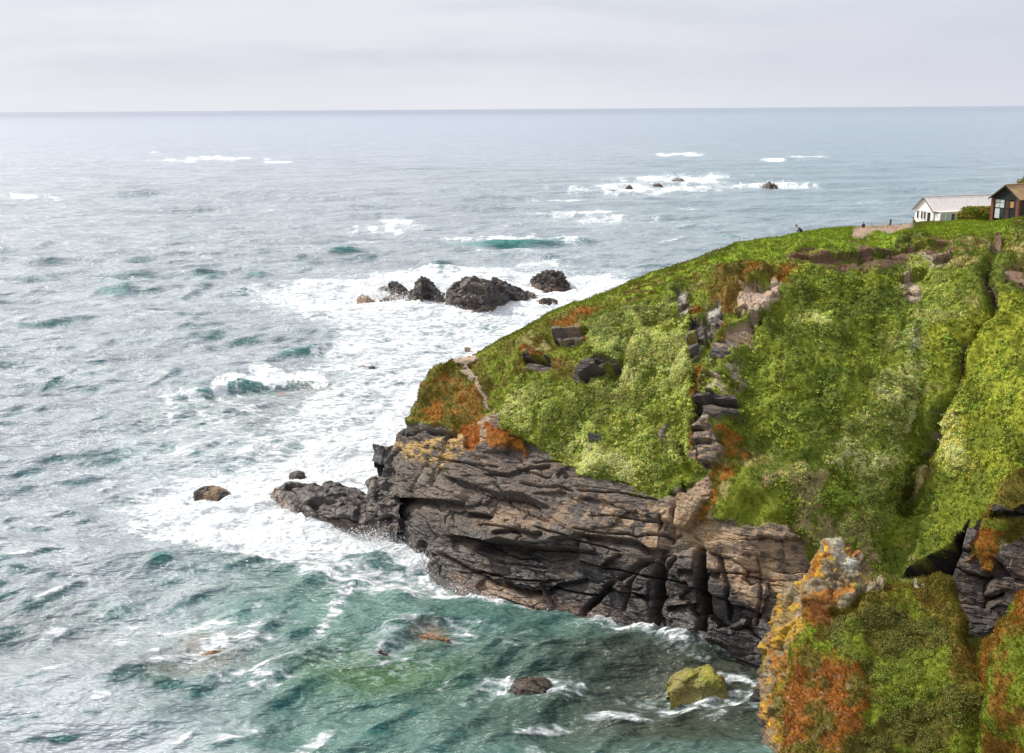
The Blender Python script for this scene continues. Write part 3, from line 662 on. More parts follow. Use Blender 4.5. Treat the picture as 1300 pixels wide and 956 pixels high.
# ------------------------------------------------------------------ rocks: crest line and waterline give a solid of their own depth
def interp_line(pts, x):
    pts = sorted(pts); return np.interp(x, [p[0] for p in pts], [p[1] for p in pts])
def rock_body(name, crest, base, front_t, back_t, seed, base_z=-.2, n=None, col=(RKD, RKM), amp=1., strata=(3., 2.2, 1.), paint=None, mat=None, low=None, prof=.62, res=1., sink=1.5, jag=1.):
    x0 = min(c[0] for c in crest); x1 = max(c[0] for c in crest)
    ppx = (x1 - x0); nu_ = n or int(np.clip(ppx * 1.2 * res, 16, 420)); nb = int(np.clip(nu_ * .55, 18, 260))
    xs = x0 + (x1 - x0) * (.5 - .5 * np.cos(np.linspace(0, math.pi, nu_))) if ppx < 200 else np.linspace(x0, x1, nu_)
    yb = interp_line(base, xs); yc = interp_line(crest, xs); yc = np.minimum(yc, yb - .3)
    B = at_z(xs, yb, base_z)
    e = np.sin(np.linspace(0, math.pi, nu_)) ** .5
    ft = front_t * (.15 + .85 * e); bt = back_t * (.15 + .85 * e)
    tc_ = -(ray(xs, yc)[:, 2] / ray(xs, yc)[:, 1])              # a low rock is a thin one: its top stays above the water
    z0 = H - B[:, 1] * tc_; ft = np.minimum(ft, np.maximum(.45 * (z0 - base_z) / tc_, .05))
    Ct = at_y(xs, yc, B[:, 1] + ft)
    rows = []
    for v in np.linspace(0, 1, nb):
        ang = v * math.pi / 2
        a = math.sin(ang) ** prof; bb = (1 - math.cos(ang)) ** 1.15
        r = B + (Ct - B) * np.array([bb * 1., bb, a]); r[:, 0] = B[:, 0] + (Ct[:, 0] - B[:, 0]) * bb
        rows.append(r)
    for v in np.linspace(0, 1, 13)[1:]:
        pre = B.copy(); pre[:, 2] = B[:, 2] - (sink + .5) * v; pre[:, 1] -= .8 * v; rows.insert(0, pre)
    for v in np.linspace(0, 1, max(8, nb // 2))[1:]:
        r = Ct.copy(); r[:, 1] += bt * v; r[:, 2] = Ct[:, 2] * (1 - v ** 1.6) + (-sink) * v ** 1.6; rows.append(r)
    G_ = np.stack(rows, 1); nn = grid_normals(G_)
    if nn[nu_ // 2, nb // 2, 1] > 0: nn = -nn
    Q = G_.reshape(-1, 3); nn = nn.reshape(-1, 3)
    hgt = max(Ct[:, 2].max(), .5)
    s1 = np.array(strata) * np.clip(hgt / 7, .25, 1.3)
    k = amp * np.clip(hgt / 7, .12, 1.2)
    a1, _ = facets(Q, seed, s1, .55 * k, .22, .3 * k); a2, cid = facets(Q + 9, seed + 40, s1 * .33, .22 * k, .2, .12 * k)
    dd = a1 + a2 + .3 * k * fbm(Q * 1.4 / max(hgt / 5, .4), 3, seed)
    topm = 1.
    Q2 = Q + nn * dd[:, None] * topm
    qx, qy = project(Q2)
    pt = Paint(qx, qy, Q2, col[0], 1.)
    pt.n1 = fbm(Q2 * .6, 3, seed + 3); pt.layer(np.ones(len(Q2)), col[0], col[1])
    if low is not None: pt.layer(1 - sstep(.25 * hgt * .3, .28 * hgt, Q2[:, 2] + .12 * hgt * pt.n2), low)
    pt.wet = np.ones(len(Q2)) * .55
    if paint: paint(pt, qx, qy, Q2)
    o = mesh_obj(name, Q2 - np.array([B[:, 0].mean(), B[:, 1].mean(), 0]), grid_faces(*G_.shape[:2])[:, ::-1], mat or M_TERR, {'col': pt.col, 'rock': np.clip(pt.rock, 0, 1), 'wet': pt.wet}, smooth=ppx > 60)
    o.location = (B[:, 0].mean(), B[:, 1].mean(), 0)
    return o, Q2, pt, G_.shape[:2]
TANR = (.26, .185, .13)
def R_(crest, base, ft, bt, seed, label, group=None, name='sea_rock', **k):
    o, Q, pt, sh = rock_body(name, crest, base, ft, bt, seed, **k)
    tag(o, label, 'rock', group); return o, Q, pt, sh
SG_ = 'rocks standing in the surf off the headland'
R_([(566, 392), (569, 374), (576, 362), (588, 355), (600, 353), (625, 353), (632, 356), (642, 355), (650, 362), (665, 366), (678, 374), (685, 380)], [(566, 393), (580, 398), (600, 401), (620, 401), (640, 396), (660, 388), (685, 381)], 9, 9, 3, 'largest dark humped rock in the white surf beyond the headland', SG_, low=(.17, .125, .09), amp=1.0, res=2, strata=(6., 4.5, 2.2))
R_([(519, 380), (523, 368), (529, 357), (535, 352), (543, 354), (550, 362), (557, 374), (562, 378), (565, 388)], [(519, 384), (535, 390), (541, 387), (555, 389), (565, 390)], 5, 5, 4, 'pointed dark rock standing just left of the largest sea rock', SG_, low=(.13, .10, .08), amp=1.0, res=2.5, strata=(6., 4.5, 2.2))
R_([(494, 360), (498, 357), (504, 359), (510, 363), (517, 367), (525, 376)], [(494, 372), (505, 378), (525, 381)], 4, 5, 5, 'low slanting striped dark rock joining the left foot of the pointed rock', SG_, amp=1.3, res=2.5)
R_([(453, 379), (458, 374), (466, 375), (472, 380), (476, 382)], [(453, 381), (464, 383.5), (476, 383)], 3, 3, 6, 'small tan boulder awash at the left end of the surf rocks', SG_, col=(TANR, (.36, .27, .2)), res=2)
R_([(480, 367), (485, 364), (490, 363), (492, 366)], [(480, 368.5), (492, 369)], 2, 2, 16, 'tiny grey rock awash above the small tan boulder', SG_, res=2)
R_([(482, 381), (490, 377), (500, 375), (508, 377), (514, 381)], [(482, 382), (500, 383), (514, 382.5)], 3, 3, 26, 'flat brown shelf of rock washed by foam below the slanting rock', SG_, col=(TANR, RKM), res=2)
R_([(675, 355), (680, 350), (690, 345), (703, 344.5), (714, 346), (717, 354), (722, 363), (724, 367)], [(675, 360), (685, 367), (702, 369.5), (716, 367), (724, 368)], 6, 6, 7, 'dark square topped rock in surf to the right of the largest rock', SG_, low=(.2, .15, .12), amp=1.3, res=2.5)
R_([(673, 386), (680, 383), (690, 378.5), (700, 379), (708, 382), (713, 386)], [(673, 388), (690, 391), (704, 389), (713, 387)], 4, 4, 8, 'low brown rock half awash between largest rock and the slope', SG_, col=(TANR, RKD), amp=1.3, res=2.5)
R_([(702, 397), (706, 395.5), (711, 398)], [(702, 398.5), (711, 399)], 1.5, 1.5, 9, 'tiny dark rock tip in foam just above the grassy edge', SG_, res=2)
FG = 'far reef of rock tips in foam'
R_([(768, 243), (773, 242), (779, 241), (781, 242)], [(768, 243.6), (781, 243.5)], 5, 5, 10, 'lowest and leftmost thin rock tip of the far reef', FG, n=24, amp=1.2)
R_([(795, 238), (798, 234.5), (800, 234.4), (803, 238)], [(795, 239), (803, 239.2)], 5, 5, 11, 'pointed triangular rock tip of the far reef', FG, n=24, col=(RKM, RKD))
R_([(828, 235), (832, 233), (837, 232.4), (841, 235.5)], [(828, 236), (841, 236.2)], 6, 6, 12, 'flat dark rock tip between the triangular one and the breaking foam', FG, n=24)
R_([(852, 229.5), (856, 226), (861, 225.5), (866, 226.5), (869, 230)], [(852, 230.4), (869, 230.6)], 6, 6, 13, 'grey rock tip half buried in the brightest foam of the far reef', FG, n=24, col=(RKM, (.2, .18, .16)))
R_([(967, 237), (971, 234.5), (976, 231), (980, 233), (983, 232.5), (988, 238)], [(967, 239), (976, 240), (988, 239.3)], 7, 7, 14, 'dark jagged rock alone in a foam patch left of the cottages', 'far reef of rock tips in foam', n=40, amp=1.4, col=(RKD, (.2, .15, .12)))
LG = 'low brown rocks awash in the foam'
R_([(246, 624), (255, 619), (268, 617), (276, 617.5), (284, 622), (292, 628), (303, 631)], [(246, 628), (262, 633), (280, 635), (303, 634)], 3, 3, 17, 'mottled brown low rock awash in foam left of the reef', LG, col=((.28, .19, .12), RKD), amp=1.3, res=2)
R_([(367, 603), (372, 598.5), (380, 597.5), (385, 600), (387, 603)], [(367, 605), (376, 607), (387, 605)], 2, 2, 18, 'small grey rock in white foam just behind the reef tip', LG, res=2.2)
R_([(590, 441.5), (593, 440.5), (597, 442)], [(590, 443), (597, 443.2)], 2, 2, 19, 'tiny brown rock in foam above the end of the headland', LG, col=(TANR, RKM))
R_([(455, 465), (460, 463.5), (466, 465)], [(455, 466), (466, 466.3)], 2, 2, 20, 'orange brown rock tip, left of a pair in the wash', LG, col=((.4, .2, .1), TANR))
R_([(468, 465.5), (472, 464.5), (476, 466)], [(468, 466.8), (476, 467)], 2, 2, 27, 'dark brown rock tip, right of a pair in the wash', LG, col=(RKM, RKD))
R_([(406, 475), (410, 474), (415, 475.3)], [(406, 476), (415, 476.5)], 2, 2, 21, 'small dark rock at the end of the breaking wave', LG)
R_([(350, 500), (358, 498.5), (368, 500.5)], [(350, 502), (368, 503.5)], 2, 2, 22, 'orange tinted flat rock just below the breaking wave', LG, col=((.42, .2, .12), (.5, .35, .28)))
R_([(232, 832), (244, 828), (256, 827), (270, 823), (286, 824)], [(232, 833), (256, 836), (270, 833), (286, 826)], 2.2, 2, 23, 'russet flat rock just under the foam patch at lower left', LG, col=((.24, .12, .06), TANR), amp=.6)
R_([(532, 808), (545, 804), (556, 806), (570, 813)], [(532, 809), (550, 813), (570, 815)], 2, 2, 24, 'weedy brown rock barely breaking the green water of the cove', LG, col=((.24, .14, .07), TANR), amp=.6)
R_([(479, 828), (484, 825.5), (491, 828)], [(479, 830), (491, 831)], 1.2, 1.5, 25, 'small dark brown boulder poking from the green water', LG, col=((.09, .04, .03), RKM))
def greentop(pt, qx, qy, Q):
    t = sstep(.5, 1.3, Q[:, 2] + .5 * pt.n1); pt.layer(t * .8, (.16, .2, .02), (.3, .25, .04)); pt.wet[:] = .3
R_([(850, 879), (858, 868), (868, 859), (878, 855), (888, 859), (897, 853), (906, 851), (914, 861), (924, 879)], [(850, 880), (870, 878), (890, 879), (908, 878), (924, 880)], 4, 5, 28, 'yellow green topped twin rock at the bottom edge of the cove', LG, col=((.22, .19, .06), (.17, .19, .03)), paint=greentop, res=4, amp=.3, prof=.7, strata=(7, 6, 5))
R_([(646, 874), (654, 863), (668, 858), (685, 859), (695, 863), (706, 875)], [(646, 875), (660, 880), (690, 882), (706, 876)], 4, 5, 29, 'dark ribbed flat topped rock at the bottom edge of the cove', LG, col=((.12, .09, .06), (.06, .05, .04)), res=4, amp=.7, prof=.7, strata=(8, 6, 3))
R_([(473, 581), (480, 572), (492, 567), (500, 570), (504, 578)], [(473, 585), (485, 589), (504, 586)], 2, 4, 30, 'grey tilted block against the outer edge of the headland tip', None, base_z=6.0, col=((.11, .11, .12), (.17, .17, .17)), sink=-3, res=3, amp=.35, strata=(6, 5, 4))
# reef at the foot of the headland
def reefp(pt, qx, qy, Q):
    pt.layer(1 - sstep(.3, 1.3, Q[:, 2] + .5 * pt.n2), (.22, .16, .12)); pt.wet[:] = .7
R_([(344, 630), (350, 621), (360, 616), (372, 618), (384, 622), (398, 621), (408, 617), (418, 614), (430, 616), (440, 621), (452, 626), (462, 631), (469, 632), (471, 608), (475, 604), (478, 606), (480, 609), (488, 609), (496, 615), (505, 627)],
   [(344, 633), (356, 638), (368, 646), (378, 658), (392, 667), (410, 672), (440, 677), (460, 681), (480, 686), (505, 698)], 8, 7, 31, 'long low dark reef running out from the foot of the headland into foam', None, name='tidal_reef', col=(RKD, RKM), paint=reefp, res=2.4, amp=.75, prof=.5, strata=(7., 5., 2.6))
for o in C.objects:
    if 'russet flat rock' in str(o.get('label')): o.location.z -= .3
    if 'dark ribbed flat' in str(o.get('label')): o.location.z -= .45
print('rocks', time.time() - T0)

# ------------------------------------------------------------------ lichen covered outcrop in the near corner, as a loft
OC = []
def ost(u, *rows): OC.append((u, np.array([zp(*r[1:]) if r[0] == 'z' else yp(*r[1:]) for r in rows])))
# rows: foot, low, middle, crest, back upper, back foot
ost(0, ('z', 962, 872, -3), ('z', 962, 856, 0), ('z', 966, 842, 1.2), ('z', 972, 826, 2.4), ('y', 985, 832, 96), ('y', 990, 868, 98))
ost(1, ('z', 960, 990, -3), ('z', 966, 930, 0), ('z', 978, 850, 4.0), ('z', 990, 766, 8.2), ('y', 1000, 790, 93), ('y', 1003, 866, 96))
ost(2, ('z', 980, 1060, -3), ('z', 990, 1000, .5), ('z', 1010, 850, 6.6), ('z', 1027, 730, 11.6), ('y', 1040, 760, 92), ('y', 1040, 850, 95))
ost(3, ('z', 1030, 1090, -3), ('z', 1035, 1010, 1), ('z', 1052, 830, 8.6), ('z', 1064, 689, 14.4), ('y', 1072, 730, 91), ('y', 1070, 850, 94))
ost(4, ('z', 1070, 1100, -3), ('z', 1075, 1010, 1.5), ('z', 1092, 850, 8.6), ('z', 1100, 726, 13.0), ('y', 1105, 760, 90), ('y', 1105, 850, 93))
ost(5.2, ('z', 1130, 1110, -3), ('z', 1140, 1010, 2), ('z', 1148, 850, 8.8), ('z', 1150, 739, 12.5), ('y', 1152, 770, 88), ('y', 1150, 850, 92))
ost(6, ('z', 1180, 1120, -3), ('z', 1185, 1010, 2.5), ('z', 1188, 850, 9.3), ('z', 1190, 735, 12.9), ('y', 1195, 775, 87), ('y', 1196, 850, 91))
ost(6.6, ('z', 1215, 1120, -3), ('z', 1215, 1010, 3), ('z', 1215, 870, 9), ('z', 1216, 782, 11.6), ('y', 1220, 812, 86), ('y', 1222, 860, 90))
ost(7.2, ('z', 1245, 1120, -3), ('z', 1245, 1010, 3.5), ('z', 1240, 890, 9.5), ('z', 1238, 812, 11.3), ('y', 1245, 832, 85), ('y', 1246, 865, 89))
ost(8, ('z', 1285, 1120, -3), ('z', 1285, 1010, 5), ('z', 1278, 890, 11.3), ('z', 1272, 801, 13.2), ('y', 1285, 822, 82), ('y', 1286, 862, 88))
ost(8.8, ('z', 1330, 1120, -2), ('z', 1330, 1000, 8), ('z', 1315, 860, 14), ('z', 1302, 754, 16.6), ('y', 1318, 785, 80), ('y', 1320, 850, 88))
ost(11, ('z', 1460, 1120, 0), ('z', 1460, 1000, 12), ('z', 1450, 820, 18), ('z', 1440, 690, 21), ('y', 1455, 740, 78), ('y', 1460, 850, 88))
ost(14, ('z', 1650, 1120, 4), ('z', 1650, 980, 16), ('z', 1650, 780, 23), ('z', 1650, 620, 27), ('y', 1660, 700, 76), ('y', 1660, 850, 88))
ou = np.array([o[0] for o in OC]); OG = np.array([o[1] for o in OC])
ui2 = np.concatenate([np.linspace(0, 9.2, 460)[:-1], np.linspace(9.2, 14, 60)]); vi2 = np.concatenate([np.linspace(0, 3, 330)[:-1], np.linspace(3, 5, 60)])
G2 = pchip(ou, OG, ui2); G2 = np.moveaxis(pchip(np.arange(6.), np.moveaxis(G2, 1, 0), vi2), 0, 1)
N2 = grid_normals(G2); 
if N2[230, 200, 1] > 0: N2 = -N2
Q = G2.reshape(-1, 3); N2 = N2.reshape(-1, 3); qx, qy = project(Q); V2 = np.tile(vi2, len(ui2)); fr2 = 1 - sstep(3.1, 3.5, V2)
pb = Paint(qx, qy, Q, GRD, 0.)
pb.layer(np.ones(len(Q)), GR, OLI)
CRAG = [(950, 880), (962, 850), (975, 800), (985, 765), (1010, 735), (1030, 715), (1050, 685), (1075, 685), (1100, 722), (1125, 738), (1120, 752), (1095, 745), (1075, 762), (1050, 765), (1032, 772), (1030, 800), (1010, 830), (990, 870), (985, 960), (950, 960)]
pb.poly(CRAG, (.20, .155, .09), (.26, .22, .15), rock=1, tuft=.3, bush=0, soft=4, ragged=1, mixn=pb.n2, bias=-.12)
ye = sstep(-.15, .2, fbm(Q * 1.1, 3, 140)); pb.layer(ye * sstep(-3, 3, poly_sd(pb.px, pb.py, CRAG)) * .85, (.42, .26, .02), (.32, .13, .012))
pb.poly([(1048, 700), (1055, 690), (1052, 715), (1045, 740), (1036, 738)], (.55, .33, .02), ORG, rock=.9, soft=3)
pb.poly([(1058, 690), (1072, 690), (1085, 708), (1080, 722), (1058, 710)], LIC, (.34, .30, .22), rock=1, soft=4)
pb.poly([(983, 800), (990, 768), (1003, 764), (1008, 780), (996, 812), (984, 822)], (.36, .22, .022), (.22, .15, .06), rock=.9, soft=8, ragged=2.5, mixn=pb.n2)
pb.poly([(1030, 770), (1050, 765), (1060, 790), (1050, 812), (1030, 790)], ORG, RUS, rock=.3, tuft=.8, soft=12, ragged=2)
pb.poly([(990, 866), (1010, 838), (1050, 826), (1090, 832), (1110, 850), (1100, 960), (985, 960)], (.24, .085, .009), OLI, rock=.1, tuft=1, bush=0, soft=22, ragged=3, mixn=pb.n1 + .4 * pb.n2, bias=-.1)
pb.poly([(1088, 760), (1120, 742), (1150, 738), (1135, 755), (1105, 775), (1088, 785)], (.20, .11, .02), OLI, tuft=1, soft=6, ragged=1.5)
pb.poly([(1140, 738), (1195, 732), (1212, 790), (1175, 775), (1150, 765)], (.15, .10, .012), OLI, rock=0, tuft=1.2, bush=0, soft=14, ragged=2.5)
pb.poly([(1200, 770), (1235, 806), (1240, 850), (1225, 880), (1205, 830)], (.15, .09, .012), OLI, rock=0, tuft=1.2, bush=0, soft=14, ragged=2.5)
pb.poly([(1060, 800), (1110, 770), (1160, 770), (1200, 800), (1225, 880), (1215, 960), (1100, 960), (1105, 850), (1060, 825)], GR, (.10, .09, .01), tuft=.8, bush=.8, soft=10, ragged=1.5)
pb.poly([(1035, 800), (1058, 798), (1055, 825), (1032, 830)], GRB, OLI, tuft=1, soft=6, ragged=1)
pb.poly([(1160, 735), (1172, 733), (1174, 740), (1160, 741)], LIC, rock=1, tuft=0, soft=2)
pb.poly([(1235, 812), (1272, 800), (1300, 752), (1330, 730), (1330, 800), (1280, 850), (1260, 880), (1240, 880)], (.17, .11, .012), ORG, rock=0, tuft=1.2, soft=6, ragged=1)
pb.poly([(1285, 830), (1300, 805), (1340, 790), (1340, 960), (1258, 960), (1268, 870)], GR, (.2, .1, .01), tuft=1, soft=10, ragged=2)
spk = sstep(.52, .6, fbm(Q * 4.5 + 7, 2, 150)); pb.layer(.15 * spk * sstep(0, 8, poly_sd(pb.px, pb.py, [(985, 870), (1010, 838), (1100, 822), (1110, 870), (1100, 960), (985, 960)])), (.55, .47, .4), rock=1, tuft=0)
bk2 = sstep(3.15, 3.5, V2); pb.layer(bk2, RKM, RKD, rock=1, tuft=0, bush=0)
pb.layer(1 - sstep(0, 2.0, Q[:, 2] + .5 * pb.n1), RKD, rock=1, tuft=0, bush=0)
rk2 = np.clip(pb.rock, 0, 1)
a1, _ = facets(Q, 61, (2.8, 2.2, 1.9), .5, .34, .25); a2, _ = facets(Q + 9, 63, (.8, .7, .5), .16, .25, .1)
D2 = rk2 * (a1 * .65 + a2 + .15 * fbm(Q * 2.5, 3, 64)) + (1 - rk2) * (.5 * fbm(Q * .35, 3, 65) + .15 * fbm(Q * 1.2, 3, 66))
gd = lambda pts, w, dep: fr2 * dep * np.exp(-(seg_dist(qx, qy, pts)[0] / w) ** 2)
D2 -= gd([(1232, 806), (1228, 840), (1236, 900), (1240, 960)], 9, 1.8) + gd([(1082, 765), (1110, 800), (1100, 960)], 10, .3) + gd([(1100, 745), (1080, 770), (1060, 780)], 6, .8)
D2 += gd([(1295, 800), (1275, 860), (1262, 960)], 14, 1.0) + gd([(1195, 745), (1215, 800), (1222, 900)], 12, .8) + gd([(1050, 700), (1035, 760), (1020, 840)], 14, .7)
Qd = Q + N2 * (D2 * (.4 + .6 * fr2))[:, None]
oc = mesh_obj('rocky_outcrop', Qd, grid_faces(len(ui2), len(vi2))[:, ::-1], M_TERR, {'col': pb.col, 'rock': rk2, 'wet': np.zeros(len(Q))})
tag(oc, kind='structure')
FQ2 = grid_faces(len(ui2), len(vi2))[:, ::-1]; g = np.random.default_rng(9)
w2 = np.clip(pb.tuft, 0, 1.2) * (1 - sstep(3.2, 3.6, V2)) * (1 - .85 * rk2) * sstep(1, 2.5, Q[:, 2])
p_, n_, i_ = scatter(Qd, FQ2, w2, 60000, 11); n_ = np.where((n_ @ np.array([0, -.5, 1.]))[:, None] < 0, -n_, n_)
gr2 = [tufts(p_, n_, jitter(pb.col[i_] * 1.12, g, .22), .10 + .08 * g.random(len(p_)), 6, g, .5)]
w3 = np.clip(pb.bush, 0, 1) * (1 - rk2) * sstep(-.1, .3, fbm(Q * .9, 2, 160)) * sstep(2, 3, Q[:, 2])
p_, n_, i_ = scatter(Qd, FQ2, w3, 4500, 12); n_ = np.where((n_ @ np.array([0, -.5, 1.]))[:, None] < 0, -n_, n_)
bu2 = [leafy(p_, n_, jitter(pb.col[i_] * 1.05 + np.array([.06, .07, .02]), g, .25), .12 + .16 * g.random(len(p_)), 24, g, .06)]
build_veg('outcrop_grass', gr2, 'matted rust and olive grass over the lichen covered corner outcrop', 'grass')
build_veg('outcrop_leafy_plants', bu2, 'small pale leafy plants on the near face of the corner outcrop', 'plants')
print('outcrop', time.time() - T0)

# ------------------------------------------------------------------ sea
az = np.concatenate([np.linspace(-75, -33, 70)[:-1], np.linspace(-33, 33, 1500)[:-1], np.linspace(33, 75, 70)])
tn = np.concatenate([np.linspace(1.6, .72, 40)[:-1], np.linspace(.72, .02, 1200)[:-1], np.geomspace(.02, .0004, 60)])
A_, T_ = np.meshgrid(np.radians(az), tn, indexing='ij')
Rr = H / T_
X = Rr * np.sin(A_); Y = Rr * np.cos(A_)
X = X.ravel(); Y = Y.ravel(); rr = Rr.ravel()
W = np.stack([X, Y, np.zeros_like(X)], 1)
wx, wy = project(W)
wx = np.where(Y < 5, -9999, wx)
gw = np.random.default_rng(21)
dR = np.abs(np.gradient(Rr, axis=1)).ravel()
dX = np.zeros(len(X)); dY = np.zeros(len(X)); dZ = np.zeros(len(X)); curv = np.zeros(len(X))
gust = 1 + .35 * fbm(W * .006, 3, 170)
main = R(-78)
Xf, Yf = X.astype(f32), Y.astype(f32)
NW = 104; slope = np.zeros(len(X))
for i in range(NW):
    lam = 1.0 * (70 / 1.0) ** (i / (NW - 1)) * (.92 + .16 * gw.random())
    th = main + gw.normal() * (.62 if lam < 25 else .35)
    k = 2 * math.pi / lam; sl = .036 if lam < 4 else (.043 if lam < 18 else .027)
    a = sl / k; ph = gw.random() * 6.283
    att_ = np.clip((lam / dR - 2.2) / 2.5, 0, 1).astype(f32)
    if att_.max() <= 0: continue
    arg = f32(k * math.cos(th)) * Xf + f32(k * math.sin(th)) * Yf + f32(ph)
    s_, c_ = np.sin(arg), np.cos(arg)
    dZ += a * att_ * c_; dX -= a * att_ * math.cos(th) * s_ * .7; dY -= a * att_ * math.sin(th) * s_ * .7
    curv += sl * att_ * c_; slope -= sl * att_ * s_ * math.cos(th - main) * (.9 if lam < 3 else 1.15 if lam < 20 else .8)
dZ *= gust; dX *= gust; dY *= gust
# foam: where the surf is, from the outline of each white patch
wq = np.stack([wx / 40, wy / 16, 0 * wx], 1)
inview = (wx > -300) & (wx < 1600)
wn1 = np.zeros(len(X)); wn1[inview] = fbm(wq[inview], 4, 180)
wn2 = np.zeros(len(X)); wn2[inview] = fbm(wq[inview] * 2.6, 4, 190)
wn3 = np.zeros(len(X)); wn3[inview] = fbm(np.stack([wx / 11, wy / 2.6, 0 * wx], 1)[inview], 4, 195)
fx = wx + 16 * wn1; fy = wy + 7 * wn2
foam = np.zeros(len(X))
def fpoly(pts, s, soft, nz=.0):
    global foam
    m = sstep(-soft, soft, poly_sd(fx, fy, pts)) * s
    foam = np.maximum(foam, m * (1 + nz * wn1))
def fell(cx, cy, rx, ry, s, rot=0.):
    global foam
    c, sn = math.cos(rot), math.sin(rot); ux, uy = wx - cx, wy - cy
    q = ((ux * c + uy * sn + 5 * wn2) / rx) ** 2 + ((-ux * sn + uy * c + 1.5 * wn1 * min(1, ry / 4)) / ry) ** 2
    q0 = q; q = q * np.clip(1 + .9 * wn2, .3, 3) - .9 * wn3 * (1 - sstep(1.5, 3.5, q0))
    foam = np.maximum(foam, np.clip(s * np.exp(-np.maximum(q, 0) * 1.1), 0, 1))
fpoly([(300, 375), (420, 350), (520, 345), (640, 338), (720, 342), (810, 348), (860, 350), (800, 390), (740, 410), (640, 440), (590, 470), (560, 520), (540, 560), (500, 620), (470, 640), (380, 640), (250, 600), (300, 570), (360, 540), (400, 500), (430, 460), (430, 425), (380, 405)], .55, 12, .3)
fpoly([(330, 376), (420, 358), (500, 350), (640, 344), (720, 350), (800, 355), (760, 382), (700, 395), (640, 402), (560, 405), (500, 400), (440, 402), (380, 395)], 1.1, 12, .1)
fpoly([(175, 655), (190, 620), (250, 596), (330, 585), (400, 560), (470, 555), (510, 530), (520, 560), (505, 620), (492, 690), (530, 700), (560, 728), (520, 712), (470, 702), (420, 716), (370, 716), (330, 716), (280, 706), (215, 690)], 1.12, 12, .1)
fpoly([(520, 480), (560, 450), (640, 410), (700, 398), (640, 440), (590, 460), (560, 500), (530, 560), (480, 600), (440, 560), (480, 530)], .96, 16, .15)
fpoly([(140, 640), (200, 600), (260, 590), (230, 640), (240, 700), (180, 680)], .6, 14, .3)
fpoly([(120, 560), (260, 500), (420, 500), (420, 560), (300, 600), (200, 600)], .36, 22, .4)
fpoly([(600, 395), (700, 400), (620, 445), (480, 470), (400, 460), (440, 420)], .62, 14, .3)
fpoly([(380, 710), (560, 725), (600, 755), (520, 760), (440, 745), (390, 735)], .52, 10, .4)
for e in ((735, 272, 50, 5, .85), (770, 280, 70, 6, .5), (620, 306, 70, 2.6, .8), (720, 306, 22, 3.2, .9), (490, 290, 34, 8, .72), (500, 280, 26, 3, .7), (455, 308, 40, 3, .5), (820, 240, 80, 8, .75), (860, 228, 52, 4.5, 1.), (800, 240, 55, 6, .8), (890, 232, 30, 4, .8), (975, 236, 40, 3, .95), (1000, 236, 22, 4, .95), (940, 238, 30, 2, .7),
          (857, 196, 20, 1.8, .95), (985, 203, 18, 1.8, .95), (1020, 199, 22, 1.3, .8), (275, 201, 45, 2.6, .9), (230, 204, 40, 1.5, .6), (30, 250, 38, 3.4, .9), (195, 193, 8, 1, .7), (350, 206, 20, 1.3, .6), (720, 254, 40, 2, .6), (870, 264, 12, 2.5, .6), (1110, 258, 20, 1.5, .4), (640, 320, 40, 3, .45),
          (430, 462, 40, 8, .7), (60, 560, 60, 7, .25), (210, 520, 50, 7, .4),
          (442, 752, 30, 8, .66, -.75), (424, 778, 30, 8, .66, -.95), (408, 800, 22, 8, .6, -1.1), (470, 735, 40, 10, .6, -.4), (550, 722, 30, 14, .85, .5), (535, 705, 40, 10, .95, .3), (590, 752, 40, 6, .85, .25), (625, 760, 30, 4, .9, .2), (700, 770, 60, 2.6, .8, .12), (770, 790, 30, 4, .75, .1), (800, 800, 40, 3, .7, .1), (850, 818, 34, 6, .72, .35), (900, 822, 40, 5, .62, .3), (935, 858, 25, 6, .8, .1), (650, 820, 60, 10, .2),
          (668, 872, 60, 9, .6, 0), (885, 880, 70, 10, .62, 0), (440, 640, 60, 22, .95, 0), (360, 650, 60, 20, .9, 0), (420, 690, 70, 12, .92, 0), (270, 818, 34, 12, .62, -.5), (310, 812, 40, 14, .5, -.3), (255, 795, 50, 7, .55, -.15), (160, 808, 40, 7, .35), (320, 860, 50, 10, .45), (500, 815, 60, 12, .32), (560, 800, 50, 10, .3), (60, 640, 50, 12, .15), (190, 790, 60, 14, .3), (450, 835, 90, 12, .22), (680, 335, 26, 4, .95), (560, 350, 40, 6, .9), (690, 372, 60, 10, .98)):
    fell(*e)
fpoly([(190, 514), (215, 503), (255, 488), (300, 474), (345, 468), (390, 470), (410, 482), (400, 489), (335, 496), (290, 501), (250, 506), (210, 512)], 1.15, 3)
# wave caps scattered over the open sea
cap = sstep(.19, .30, curv * gust / 1.0) * (rr > 90) * sstep(.0, .4, gust - .95)
foam = np.maximum(foam, cap * .45 * (1 - sstep(250, 420, rr)))
lowr = sstep(.35, .75, fbm(np.stack([X * .012, Y * .004, 0 * X], 1), 4, 200)); foam = np.maximum(foam, lowr * .07 * (1 - sstep(600, 1500, rr)))
foam = np.clip(foam, 0, 1)
